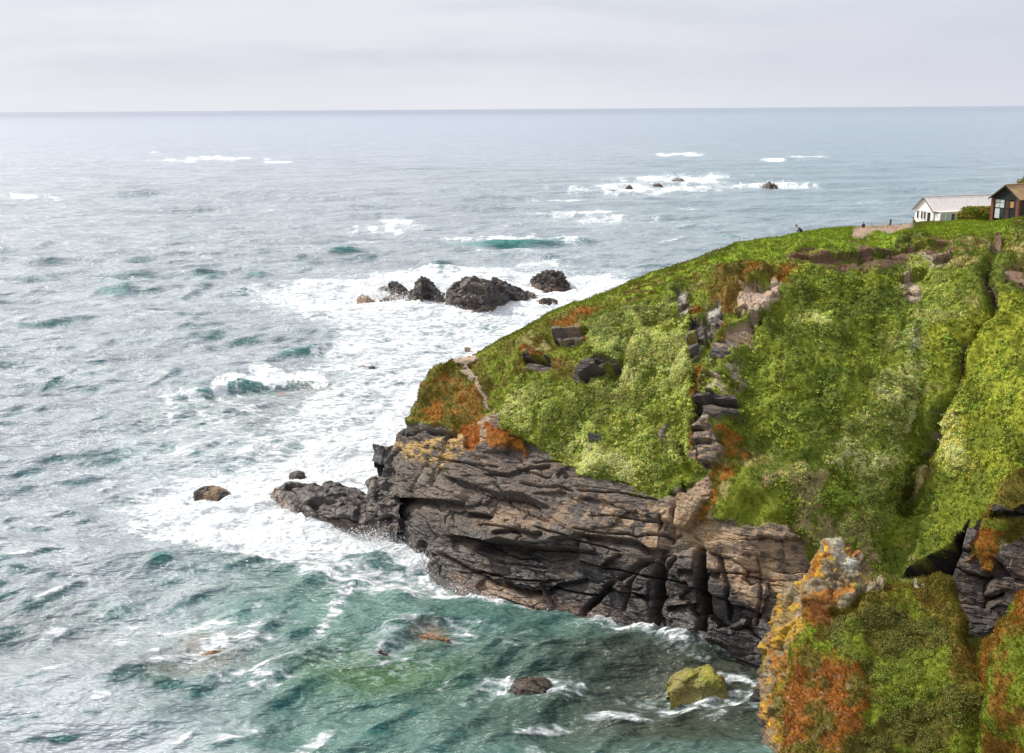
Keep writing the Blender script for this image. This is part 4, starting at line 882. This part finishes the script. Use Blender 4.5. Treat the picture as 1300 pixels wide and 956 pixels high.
# breaking wave and some larger crests
def crestline(pts, h, w, skew=0.):
    global dZ
    Wp = at_z(np.array([p[0] for p in pts]), np.array([p[1] for p in pts]), 0.)
    m = (X > Wp[:, 0].min() - 30) & (X < Wp[:, 0].max() + 30) & (Y > Wp[:, 1].min() - 30) & (Y < Wp[:, 1].max() + 30)
    d, sg, L = seg_dist(X[m], Y[m], [tuple(p[:2]) for p in Wp])
    ww = np.where(sg > 0, w * 2.4, w)        # long back, steep face toward the shore
    z = np.zeros(len(X)); z[m] = h * np.exp(-(d / ww) ** 2) * sstep(0, .45, L) * (1 - sstep(.55, 1, L))
    dZ = dZ + z; return z
cr = crestline([(160, 523), (205, 513), (250, 506), (290, 501), (335, 496), (410, 488)], 2.5, 1.5)
cr += crestline([(320, 462), (360, 452), (410, 446), (440, 436)], 1.7, 1.8)
cr += crestline([(500, 313), (560, 313), (640, 312), (700, 309), (790, 305)], 2.4, 3.4)
for q in ( [(130, 378), (160, 372), (178, 371)], [(255, 352), (285, 346)], [(320, 350), (340, 345)], [(400, 322), (450, 320), (470, 318)], [(920, 303), (948, 301)]):
    cr += crestline(q, 1.8, 2.8)
for q in ([(90, 665), (130, 650)], [(260, 790), (330, 775)], [(180, 735), (240, 722)], [(350, 770), (390, 742), (440, 715)], [(460, 840), (520, 800), (560, 770)], [(0, 780), (60, 770)], [(120, 790), (180, 770)], [(20, 600), (60, 590)], [(110, 540), (150, 533)], [(480, 770), (540, 750)], [(120, 460), (150, 455)]):
    cr += crestline(q, .6, 1.0)
gc = np.random.default_rng(88)
capf = np.zeros(len(X))
for k in range(170):                                   # short steep wavelets with teal faces, some with a white cap
    if k < 95: cx, cy = gc.uniform(-60, 520), gc.uniform(330, 950)
    elif k < 125: cx, cy = gc.uniform(-60, 1000), gc.uniform(250, 330)
    else: cx, cy = gc.uniform(500, 900), gc.uniform(780, 950)
    if 330 < cx < 900 and 330 < cy < 700: continue
    sc0 = (cy - 138) / 600; wpx = gc.uniform(45, 130) * (.45 + .8 * sc0); rise = gc.normal(.22, .14) * wpx * (.3 + sc0)
    pts = [(cx + wpx * (t - .5), cy - rise * (t - .5) + 3.0 * sc0 * math.sin(3 * t + k)) for t in (0, .15, .3, .45, .6, .8, 1)]
    hh_ = gc.uniform(.22, .62) * (1.0 if cy > 450 else 1.7); z_ = crestline(pts, hh_, gc.uniform(.55, .95) * (1 if cy > 450 else 2.0))
    if gc.random() < (.3 if k < 125 else .12): capf = np.maximum(capf, sstep(.55, .95, z_ / hh_))
foam = np.maximum(foam, capf * .46)
lump = np.zeros(len(X)); nm = (foam > .3) & (rr < 700)
lump[nm] = fbm(W[nm] * .3, 4, 210) * .6 + fbm(W[nm] * 1.1, 3, 215) * .12
dZ += lump * sstep(.3, .9, foam)
# body colour, with sky sheen on flats and duller wave faces painted in
tint = np.tile(np.array([.385, .435, .51]), (len(X), 1))
def tl(m, c): 
    global tint
    tint += (np.array(c) - tint) * m[:, None]
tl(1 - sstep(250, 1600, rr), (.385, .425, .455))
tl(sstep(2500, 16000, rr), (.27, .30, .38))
tl(sstep(500, 1100, wx) * .45, (.26, .34, .37))
tl((1 - sstep(105, 150, rr)) * sstep(100, 420, wx + 80 * wn1), (.105, .195, .170))
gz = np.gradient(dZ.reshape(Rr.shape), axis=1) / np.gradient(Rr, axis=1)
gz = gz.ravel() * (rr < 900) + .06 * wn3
face_paint = np.maximum(sstep(.20, .62, -slope * gust) * .8 * (rr > 250), sstep(.16, .62, gz)) * (.70 + .25 * sstep(-.3, .3, wn1))
tl(face_paint, (.020, .115, .110))  # weak sky reflection of shoreward faces put into the colour as dark teal
def tell(cx, cy, rx, ry, s, c):
    tl(s * np.exp(-((wx - cx + 10 * wn1) / rx) ** 2 - ((wy - cy + 8 * wn2) / ry) ** 2), c)
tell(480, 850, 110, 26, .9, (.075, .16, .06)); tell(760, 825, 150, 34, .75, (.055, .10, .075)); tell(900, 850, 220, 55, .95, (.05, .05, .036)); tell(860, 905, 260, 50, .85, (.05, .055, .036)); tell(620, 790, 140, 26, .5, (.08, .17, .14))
tell(265, 822, 36, 16, .8, (.22, .13, .08)); tell(545, 806, 26, 8, .7, (.22, .13, .07)); tell(220, 850, 60, 16, .5, (.12, .11, .06)); tell(60, 800, 120, 40, .35, (.09, .12, .09)); tell(330, 520, 120, 30, .4, (.16, .17, .14)); tell(400, 490, 60, 10, .5, (.22, .2, .15))
tl(np.exp(-((wx - 1100) / 300) ** 2 - ((wy - 230) / 70) ** 2) * .5, (.15, .26, .30))
crest = np.clip(sstep(1.3, 2.6, dZ) * .5 + cr * .35, 0, 1) * (1 - sstep(400, 900, rr))
rough = .16 + .22 * sstep(200, 3000, rr)
V_ = np.stack([X + dX, Y + dY, dZ], 1)
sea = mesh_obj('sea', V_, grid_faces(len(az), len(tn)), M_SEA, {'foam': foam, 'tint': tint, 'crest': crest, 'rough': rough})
tag(sea, kind='structure')
print('sea', time.time() - T0)

# ------------------------------------------------------------------ spray thrown up where the swell meets rock: fine drops
gs = np.random.default_rng(55); sv = []
def spray(px, py, Yb, rx, hz, n, d):
    c = at_y(px, py, Yb) if Yb else at_z(px, py, 0.); n = int(n * 2.2); d *= .75
    u = gs.normal(size=(n, 3)); a_ = gs.random(n) ** 1.8
    q = c + np.stack([u[:, 0] * rx * .5, u[:, 1] * rx * .4, -.2 + hz * a_ * (.55 + .45 * np.abs(u[:, 2]).clip(0, 1.5))], 1) * np.array([1, 1, 1.])
    q[:, 0] *= 1.; w_ = gs.normal(size=(n, 3, 3)) * d * (.5 + .9 * gs.random((n, 1, 1)))
    sv.append((q[:, None, :] + w_).reshape(-1, 3))
for (px_, py_, rx, hz, n, d) in ((352, 632, 2.2, 1.3, 500, .07), (372, 652, 2.6, 1.6, 900, .07), (395, 669, 2.6, 1.2, 700, .07), (425, 676, 3, 1.0, 600, .07), (470, 684, 3, 1.6, 900, .07), (492, 690, 2.6, 2.4, 1400, .07), (512, 698, 3, 1.6, 1000, .07), (535, 708, 3, 1.2, 700, .07),
                                 (556, 720, 2.6, 1.0, 500, .06), (590, 745, 2.4, .7, 300, .06), (625, 757, 2.4, .8, 300, .06), (700, 775, 2.2, .5, 200, .05), (775, 790, 2, .9, 350, .05), (860, 815, 2, .9, 400, .05), (455, 624, 4, 1.6, 500, .07),
                                 (562, 384, 5, 4.5, 900, .16), (575, 396, 6, 2.2, 700, .16), (515, 384, 5, 2.5, 700, .16), (620, 401, 8, 1.4, 500, .15), (684, 346, 8, 6.5, 1300, .17), (722, 362, 5, 3.0, 500, .16), (480, 378, 6, 2.5, 700, .16), (490, 366, 6, 3.2, 800, .16), (540, 390, 6, 1.6, 400, .15),
                                 (861, 229, 22, 5, 500, .5), (980, 238, 16, 4, 300, .5)):
    spray(px_, py_, None, rx, hz, n, d)
M_SPRAY = simple('spray_drops', (.86, .88, .9), .6, .02)
sp = np.concatenate(sv); so_ = mesh_obj('sea_spray', sp, np.arange(len(sp)).reshape(-1, 3), M_SPRAY, smooth=False)
tag(so_, 'fine white spray thrown up where waves hit the reef, cliff foot and sea rocks', 'spray', kind='stuff')

# ------------------------------------------------------------------ small mesh kit for the buildings
class MB:
    def __init__(s): s.v = []; s.f = []
    def hexa(s, p):
        i = len(s.v); s.v += [tuple(q) for q in p]
        s.f += [tuple(i + k for k in q) for q in ((0, 3, 2, 1), (4, 5, 6, 7), (0, 1, 5, 4), (1, 2, 6, 5), (2, 3, 7, 6), (3, 0, 4, 7))]; return s
    def box(s, x0, x1, y0, y1, z0, z1):
        return s.hexa([(x0, y0, z0), (x1, y0, z0), (x1, y1, z0), (x0, y1, z0), (x0, y0, z1), (x1, y0, z1), (x1, y1, z1), (x0, y1, z1)])
    def prism(s, pts, ax, a, b):
        """polygon in the plane across axis ax, extruded from a to b"""
        i = len(s.v); n = len(pts)
        for t in (a, b):
            for (p, q) in pts: s.v.append((t, p, q) if ax == 'x' else (p, t, q))
        s.f += [tuple(i + k for k in range(n)), tuple(i + n + k for k in reversed(range(n)))]
        for k in range(n): s.f.append((i + k, i + (k + 1) % n, i + n + (k + 1) % n, i + n + k))
        return s
    def build(s, name, m, parent=None, bevel=0):
        me = bpy.data.meshes.new(name); me.from_pydata(s.v, [], s.f); me.update(); me.materials.append(m)
        import bmesh
        bm = bmesh.new(); bm.from_mesh(me); bmesh.ops.recalc_face_normals(bm, faces=bm.faces)
        if bevel: bmesh.ops.bevel(bm, geom=list(bm.edges), offset=bevel, segments=1, affect='EDGES', clamp_overlap=True)
        bm.to_mesh(me); bm.free()
        o = bpy.data.objects.new(name, me); C.objects.link(o); o.parent = parent; return o

# white cottage: local +x along the ridge, y=0 is the near long wall
base = at_y(1184, 283.5, 190.)
cot = empty('white_cottage', (base[0], base[1], base[2] - .3), R(17))
tag(cot, 'long low white cottage with pale roof and glazed front on the headland top', 'house')
Lc, Wc, hc_, ap = 14.5, 5.0, 2.5, 4.55
w = MB(); w.box(0, Lc, 0, .2, -.6, hc_); w.box(0, Lc, Wc - .2, Wc, -.6, hc_); w.box(.0, .2, .2, Wc - .2, -.6, hc_); w.box(Lc - .2, Lc, .2, Wc - .2, -.6, hc_)
w.prism([(0, hc_ + .002), (Wc, hc_ + .002), (Wc / 2, ap - .06)], 'x', .0, .2); w.prism([(0, hc_ + .002), (Wc, hc_ + .002), (Wc / 2, ap - .06)], 'x', Lc - .2, Lc)
w.build('wall', M_WHITE, cot)
rf = MB(); t = .14
for s in (0, 1):
    y0, y1 = (-.35, Wc / 2) if s == 0 else (Wc + .35, Wc / 2)
    ze = hc_ - .28
    rf.hexa([(-.35, y0, ze), (Lc + .3, y0, ze), (Lc + .3, y1, ap), (-.35, y1, ap), (-.35, y0, ze + t), (Lc + .3, y0, ze + t), (Lc + .3, y1, ap + t), (-.35, y1, ap + t)])
roof = rf.build('roof', M_ROOFW, cot)
rc = MB(); rc.box(-.37, Lc + .32, Wc / 2 - .14, Wc / 2 + .14, ap + .10, ap + .24); rc.build('ridge_cap', M_WHITE, roof)
sm = MB()
for k in range(24): 
    x = .1 + k * .6
    sm.hexa([(x, -.33, hc_ - .135), (x + .05, -.33, hc_ - .135), (x + .05, Wc / 2 - .15, ap + .125), (x, Wc / 2 - .15, ap + .125), (x, -.33, hc_ - .10), (x + .05, -.33, hc_ - .10), (x + .05, Wc / 2 - .15, ap + .16), (x, Wc / 2 - .15, ap + .16)])
sm.build('roof_seam', M_ROOFW, roof)
bb = MB()
for s in (0, 1):
    y0 = -.38 if s == 0 else Wc + .38
    bb.hexa([(-.42, y0, hc_ - .42), (-.36, y0, hc_ - .42), (-.36, Wc / 2, ap - .08), (-.42, Wc / 2, ap - .08), (-.42, y0, hc_ - .2), (-.36, y0, hc_ - .2), (-.36, Wc / 2, ap + .14), (-.42, Wc / 2, ap + .14)])
bb.build('bargeboard', M_WOOD, cot)
# gable windows and dark doorway panel (left-facing end, x just below 0)
for (y0, y1) in ((3.85, 4.35), (2.75, 3.25), (1.95, 2.45)):
    wdw = MB(); fr = .07
    wdw.box(-.06, .0 - .002, y0 - fr, y0, .85, 2.2); wdw.box(-.06, -.002, y1, y1 + fr, .85, 2.2); wdw.box(-.06, -.002, y0, y1, 2.13, 2.2); wdw.box(-.09, -.002, y0 - fr, y1 + fr, .78, .85)
    o = wdw.build('window', M_WHITE, cot); MB().box(-.025, -.004, y0, y1, .85, 2.13).build('pane', M_GLASS, o)
d = MB().box(-.03, -.003, .75, 1.55, -.05, 2.05).build('doorway_shade', M_HAIR, cot)  # near-black panel stands in for the shade inside the open doorway
tag(d, 'dark open doorway'); MB().box(-.05, -.031, .8, .86, .9, 1.02).build('handle', M_WOOD, d)
# glazed veranda on the near side
ver = MB(); x0, x1, yv = .25, 7.6, -1.5
ver.box(x0, x1, yv, yv + .12, -.7, .55)
for x in np.linspace(x0, x1 - .14, 8): ver.box(x - .06, x + .2, yv - .02, yv + .12, .552, 2.0)
ver.box(x0 - .05, x1 + .05, yv - .06, yv + .16, 2.002, 2.25)
ver.box(x0, x0 + .12, yv + .122, -.002, -.7, 2.0); ver.box(x1 - .12, x1, yv + .122, -.002, -.7, 2.0)
vo = ver.build('veranda', M_WHITE, cot)
MB().hexa([(x0 - .12, yv - .12, 2.26), (x1 + .12, yv - .12, 2.26), (x1 + .12, -.36, 2.30), (x0 - .12, -.36, 2.30), (x0 - .12, yv - .12, 2.34), (x1 + .12, yv - .12, 2.34), (x1 + .12, -.36, 2.38), (x0 - .12, -.36, 2.38)]).build('veranda_roof', M_CREAM, vo)
xs = np.linspace(x0, x1 - .14, 8)
for k in range(7):
    MB().box(xs[k] + .202, xs[k + 1] - .062, yv + .04, yv + .06, .554, 2.0).build('pane', (M_PALEGL, M_PALEGL, M_WOOD, M_PALEGL, M_GLASS, M_PALEGL, M_PALEGL)[k], vo)

# dark shed with brick corners
base = at_y(1292, 276.5, 165.)
shed = empty('dark_shed', (base[0], base[1], base[2] - .1), R(33))
tag(shed, 'dark timber shed with red brick corners and rusty tan roof at right edge', 'shed')
Ls, Ws, hs, aps = 9.0, 4.5, 2.95, 4.75
s_ = MB(); s_.box(0, Ls, 0, .25, -1, hs); s_.box(0, Ls, Ws - .25, Ws, -1, hs); s_.box(Ls - .25, Ls, .25, Ws - .25, -1, hs)
s_.build('wall', M_BROWN, shed)
g_ = MB(); g_.prism([(.0, hs - .35), (Ws, hs - .35), (Ws, hs), (Ws / 2, aps - .05), (0, hs)], 'x', -.02, .16)
for y in (.47, 2.35, 1.55, Ws - .52): g_.box(0, .12, y - .07, y + .07, -1, hs - .352)
g_.box(.012, .11, .54, Ws - .59, 1.28, 1.42); g_.build('gable_frame', M_DARK, shed)
for y0 in (-.05, Ws - .40):
    pm = MB()
    for k in range(11): pm.box(-.10 - .012 * (k % 2), .30, y0 - .01 * (k % 2), y0 + .45 + .01 * (k % 2), -1 + .35 * k, -1 + .35 * k + .338)
    pm.build('brick_pillar', M_BRICK, shed)
for (y0, y1, z0, z1, m) in ((2.42, 3.9, 1.42, 2.6, M_PALEGL), (3.1, 3.9, -.2, 1.28, M_PALEGL), (2.42, 3.09, -.2, 1.28, M_GLASS), (.9, 1.48, 1.5, 2.4, M_AMBER), (.54, .89, 1.42, 2.6, M_GLASS), (.54, 1.48, -.2, 1.28, M_DARK), (1.62, 2.28, -.2, 2.6, M_BROWN)):
    MB().box(.04, .07, y0, y1, z0, z1).build('window' if m not in (M_DARK, M_BROWN) else 'panel', m, shed)
wb_ = MB(); wb_.box(.02, .075, 2.42, 3.9, 2.1, 2.16); wb_.box(.02, .075, 3.13, 3.18, 1.42, 2.6); wb_.build('glazing_bar', M_DARK, shed)
rf = MB()
for s in (0, 1):
    yo, sgn = (-.35, 1) if s == 0 else (Ws + .35, -1)
    nS = 44
    for k in range(nS):                                       # corrugated sheets
        xa = -.4 + (Ls + .7) * k / nS; xb = -.4 + (Ls + .7) * (k + 1) / nS; ha = .05 * (k % 2); hb = .05 * ((k + 1) % 2); ze = hs - .25
        rf.hexa([(xa, yo, ze), (xb, yo, ze), (xb, Ws / 2, aps), (xa, Ws / 2, aps), (xa, yo, ze + .07 + ha), (xb, yo, ze + .07 + hb), (xb, Ws / 2, aps + .07 + ha), (xa, Ws / 2, aps + .07 + ha)])
ro = rf.build('roof', M_ROOFT, shed)
MB().box(-.42, Ls + .3, Ws / 2 - .12, Ws / 2 + .12, aps + .08, aps + .2).build('ridge_cap', M_ROOFT, ro)
vb = MB(); 
for s in (0, 1):
    y0 = -.38 if s == 0 else Ws + .38
    vb.hexa([(-.46, y0, hs - .42), (-.41, y0, hs - .42), (-.41, Ws / 2, aps - .1), (-.46, Ws / 2, aps - .1), (-.46, y0, hs - .2), (-.41, y0, hs - .2), (-.41, Ws / 2, aps + .13), (-.46, Ws / 2, aps + .13)])
vb.build('bargeboard', M_BROWN, shed)

# shrubs
def shrub(name, pxc, pyc, Yd, rx, ry, rz, col, n, label, cat='shrub', leaf=.1, seedheads=0):
    g = np.random.default_rng(int(pxc)); b = at_y(pxc, pyc, Yd)
    o = empty(name, b); tag(o, label, cat)
    u = g.normal(size=(n, 3)); u /= np.linalg.norm(u, axis=1, keepdims=True); u[:, 2] = np.abs(u[:, 2])
    lob = 1 + .28 * fbm(u * 2.2 + pxc, 3, 5)
    p = u * np.array([rx, ry, rz]) * (lob * (.75 + .25 * g.random(n)))[:, None]
    c = np.array(col[0]) + (np.array(col[1]) - np.array(col[0])) * sstep(-.2, .3, fbm(p * 1.2 + 3, 3, 6))[:, None]
    a = leafy(p, u, jitter(c, g, .2), np.full(n, leaf * 1.8), 7, g, leaf)
    build_veg('foliage', [a], kind=None, parent=o)
    st_ = MB(); 
    for k in range(7):
        a_ = k * .9; dx, dy = math.cos(a_) * rx * .45, math.sin(a_) * ry * .45
        st_.hexa([(-.05, -.05, -.4), (.05, -.05, -.4), (.05, .05, -.4), (-.05, .05, -.4), (dx - .02, dy - .02, rz * .7), (dx + .02, dy - .02, rz * .7), (dx + .02, dy + .02, rz * .7), (dx - .02, dy + .02, rz * .7)])
    st_.build('stem', M_WOOD, o)
    for k in range(seedheads):
        x = -rx * .9 + .8 * rx * g.random() - k * .12; z = rz * (.75 + .55 * g.random()); y = g.normal() * .2
        h_ = MB(); h_.box(x - .012, x + .012, y - .012, y + .012, 0.2, z)
        for q in range(3): r_ = .13 - .03 * q; h_.box(x - r_, x + r_, y - r_, y + r_, z - .1 + .08 * q, z - .03 + .08 * q)
        h_.build('seed_head', M_WOOD, o, .02)
    return o
shrub('mound_of_scrub', 1241, 279, 178, 3.4, 2.0, 2.1, ((.24, .20, .02), (.2, .26, .02)), 2600, 'yellow green scrubby mound between the white cottage and the dark shed', 'scrub')
shrub('bush', 1308, 238, 176, 1.9, 1.6, 1.5, ((.15, .2, .02), (.3, .3, .05)), 900, 'green bush with dark seed heads showing above the shed roof', 'bush', seedheads=8)

# post on the bare ground
b = at_y(1130, 288, 168); b[2] = ground_z(b[0], b[1]); pst = empty('fence_post', b); tag(pst, 'short weathered wooden post on the bare earth left of the cottage', 'post')
MB().box(-.14, .14, -.14, .14, -.3, .85).build('shaft', M_WOOD, pst, .02); MB().prism([(-.18, .852), (.18, .852), (.0, 1.0)], 'x', -.18, .18).build('cap', M_WOOD, pst)

# ------------------------------------------------------------------ people
def skin_body(name, joints, edges, mat, root=0, sub=2, parent=None):
    me = bpy.data.meshes.new(name); me.from_pydata([j[:3] for j in joints], edges, []); me.update()
    o = bpy.data.objects.new(name, me); C.objects.link(o)
    sk = o.modifiers.new('skin', 'SKIN'); sk.use_smooth_shade = True
    for i, d in enumerate(me.skin_vertices[0].data):
        d.radius = (joints[i][3], joints[i][3]); d.use_root = (i == root)
    ss = o.modifiers.new('sub', 'SUBSURF'); ss.levels = sub; ss.render_levels = sub
    me.materials.append(mat); o.parent = parent; return o
def head(parent, x, y, z, hair, face=(1, 0)):
    import bmesh
    def ball(name, m, c, r, sc_):
        bm = bmesh.new(); bmesh.ops.create_uvsphere(bm, u_segments=16, v_segments=12, radius=r)
        for v in bm.verts: v.co.x *= sc_[0]; v.co.y *= sc_[1]; v.co.z *= sc_[2]; v.co += Vector(c)
        me = bpy.data.meshes.new(name); bm.to_mesh(me); bm.free(); me.materials.append(m)
        for p in me.polygons: p.use_smooth = True
        o = bpy.data.objects.new(name, me); C.objects.link(o); o.parent = parent; return o
    fx_, fy_ = face
    ball('hair', hair, (x - fx_ * .02, y - fy_ * .02, z + .035), .115, (1, 1, 1.02))
def seated(name, px, py, Yd, rz, top, legs, hairm, label, s=1.0, lean=.25, dz=0.):
    b = at_y(px, py, Yd); root = empty(name, (b[0], b[1], ground_z(b[0], b[1]) + dz), rz); pass; root.scale = (s, s, s); tag(root, label, 'person')
    L = lean
    # +x is where they face; knees drawn up, arms round the knees
    J = [(0, 0, .12, .15), (.06 * L, 0, .28, .14), (.30 * L, 0, .48, .155), (.55 * L, 0, .60, .07), (.72 * L, 0, .70, .055), (.95 * L, 0, .80, .092), (1.05 * L + .03, 0, .86, .085),
         (.05, .10, .12, .105), (.42, .13, .44, .072), (.52, .13, .06, .05), (.64, .13, .03, .04), (.05, -.10, .12, .105), (.42, -.13, .44, .072), (.52, -.13, .06, .05), (.64, -.13, .03, .04),
         (.45 * L, .19, .54, .06), (.28, .24, .34, .045), (.47, .10, .36, .035), (.53, .06, .37, .03), (.45 * L, -.19, .54, .06), (.28, -.24, .34, .045), (.47, -.10, .36, .035), (.53, -.06, .37, .03)]
    E = [(0, 1), (1, 2), (2, 3), (3, 4), (4, 5), (5, 6), (0, 7), (7, 8), (8, 9), (9, 10), (0, 11), (11, 12), (12, 13), (13, 14), (2, 15), (15, 16), (16, 17), (17, 18), (2, 19), (19, 20), (20, 21), (21, 22)]
    skin_body('body', J, E, M_SKIN, 0, 2, root)
    jk = [(x, y, z, r + .018) for (x, y, z, r) in [J[k] for k in (0, 1, 2, 3, 15, 16, 17, 19, 20, 21)]]
    skin_body('jacket', jk, [(0, 1), (1, 2), (2, 3), (2, 4), (4, 5), (5, 6), (2, 7), (7, 8), (8, 9)], top, 0, 2, root)
    tj = [(x, y, z, r + .015) for (x, y, z, r) in [J[k] for k in (0, 7, 8, 9, 11, 12, 13)]]
    skin_body('trousers', tj, [(0, 1), (1, 2), (2, 3), (0, 4), (4, 5), (5, 6)], legs, 0, 2, root)
    head(root, .95 * L, 0, .81, hairm)
    return root
seated('person', 1018, 294.3, 144, R(170), M_PLUM, M_SLATE, M_HAIR, 'person in plum top and dark trousers hunched forward on the grassy brow', 1.1, .75, .2)
seated('person', 1096, 292.3, 158, R(80), M_BLACK, M_BLACK, M_HAIR, 'person in black sitting on the skyline beside the bare earth', .9, .25, .1)
seated('person', 1161, 285.0, 180, R(190), M_RUST, M_LTROU, M_HAIR, 'person in russet jacket and pale trousers sitting by the cottage gable', 1.15, .3, 0)
print('things', time.time() - T0)

# ------------------------------------------------------------------ sky, sun, camera
wd = bpy.data.worlds.new('World'); sc.world = wd; wd.use_nodes = True; nt = wd.node_tree; nt.nodes.clear()
el = math.asin(SUN[2]); rot = math.atan2(SUN[0], SUN[1])
sky = nt.nodes.new('ShaderNodeTexSky'); sky.sky_type = 'NISHITA'; sky.sun_disc = False; sky.sun_elevation = el; sky.sun_rotation = rot; sky.air_density = 1.2; sky.dust_density = 2.5
bg = nt.nodes.new('ShaderNodeBackground'); bg.inputs['Strength'].default_value = .1
tcw = nt.nodes.new('ShaderNodeTexCoord').outputs['Generated']
sep = nt.nodes.new('ShaderNodeSeparateXYZ'); nt.links.new(tcw, sep.inputs[0])
mp = mapping(nt, tcw, rot=(0, 0, .2), scale=(1.2, 1.2, 7))
nz = noise_node(nt, mp, 1.7, 6, .55, .4); nz2 = noise_node(nt, mp, 5.0, 5, .55, .2)
cl_ = maths(nt, 'ADD', maths(nt, 'MULTIPLY', nz.outputs[0], .75), maths(nt, 'MULTIPLY', nz2.outputs[0], .25))
# brighter low down, darker veil at middle height and to the right
cloudc = mixc(nt, mrange(nt, cl_, .38, .62), (5.6, 5.8, 6.65), (6.6, 6.8, 7.35))
low = mrange(nt, sep.outputs['Z'], .0, .055, 1, 0)
cloudc = mixc(nt, maths(nt, 'MULTIPLY', low, .75), cloudc, (7.2, 7.35, 7.7))
side = mrange(nt, sep.outputs['X'], -.1, .55, 0, 1)
cloudc = mixc(nt, maths(nt, 'MULTIPLY', side, .55), cloudc, (5.3, 5.5, 6.6))
dot = nt.nodes.new('ShaderNodeVectorMath'); dot.operation = 'DOT_PRODUCT'; nt.links.new(tcw, dot.inputs[0]); dot.inputs[1].default_value = tuple(SUN)
glow = mrange(nt, dot.outputs['Value'], .45, 1.0, 0, 1)
glow = maths(nt, 'POWER', glow, 1.6)
cloudc = mixc(nt, glow, cloudc, (15, 14.7, 14))
fin = mixc(nt, .93, sky.outputs[0], cloudc)
nt.links.new(fin, bg.inputs['Color'])
wo = nt.nodes.new('ShaderNodeOutputWorld'); nt.links.new(bg.outputs[0], wo.inputs[0])
sl = bpy.data.lights.new('sun', 'SUN'); sl.energy = 3.2; sl.angle = R(1.5); sl.color = (1, .95, .87)
so = bpy.data.objects.new('sun', sl); C.objects.link(so)
so.rotation_euler = Vector(SUN).to_track_quat('Z', 'Y').to_euler()
cd = bpy.data.cameras.new('camera'); cd.sensor_width = 36; cd.lens = F * 36 / 1300; cd.clip_start = .5; cd.clip_end = 400000
co = bpy.data.objects.new('camera', cd); C.objects.link(co)
mw = Matrix([[rt[0], up[0], -fw[0], 0], [rt[1], up[1], -fw[1], 0], [rt[2], up[2], -fw[2], H], [0, 0, 0, 1]])
co.matrix_world = mw; sc.camera = co
sc.view_settings.view_transform = 'Standard'; sc.view_settings.look = 'None'; sc.view_settings.gamma = 1; sc.view_settings.use_curve_mapping = False
sc.view_settings.exposure = .30
sc.cycles.max_bounces = 6; sc.cycles.diffuse_bounces = 3; sc.cycles.glossy_bounces = 3; sc.cycles.use_denoising = True
print('done', time.time() - T0)
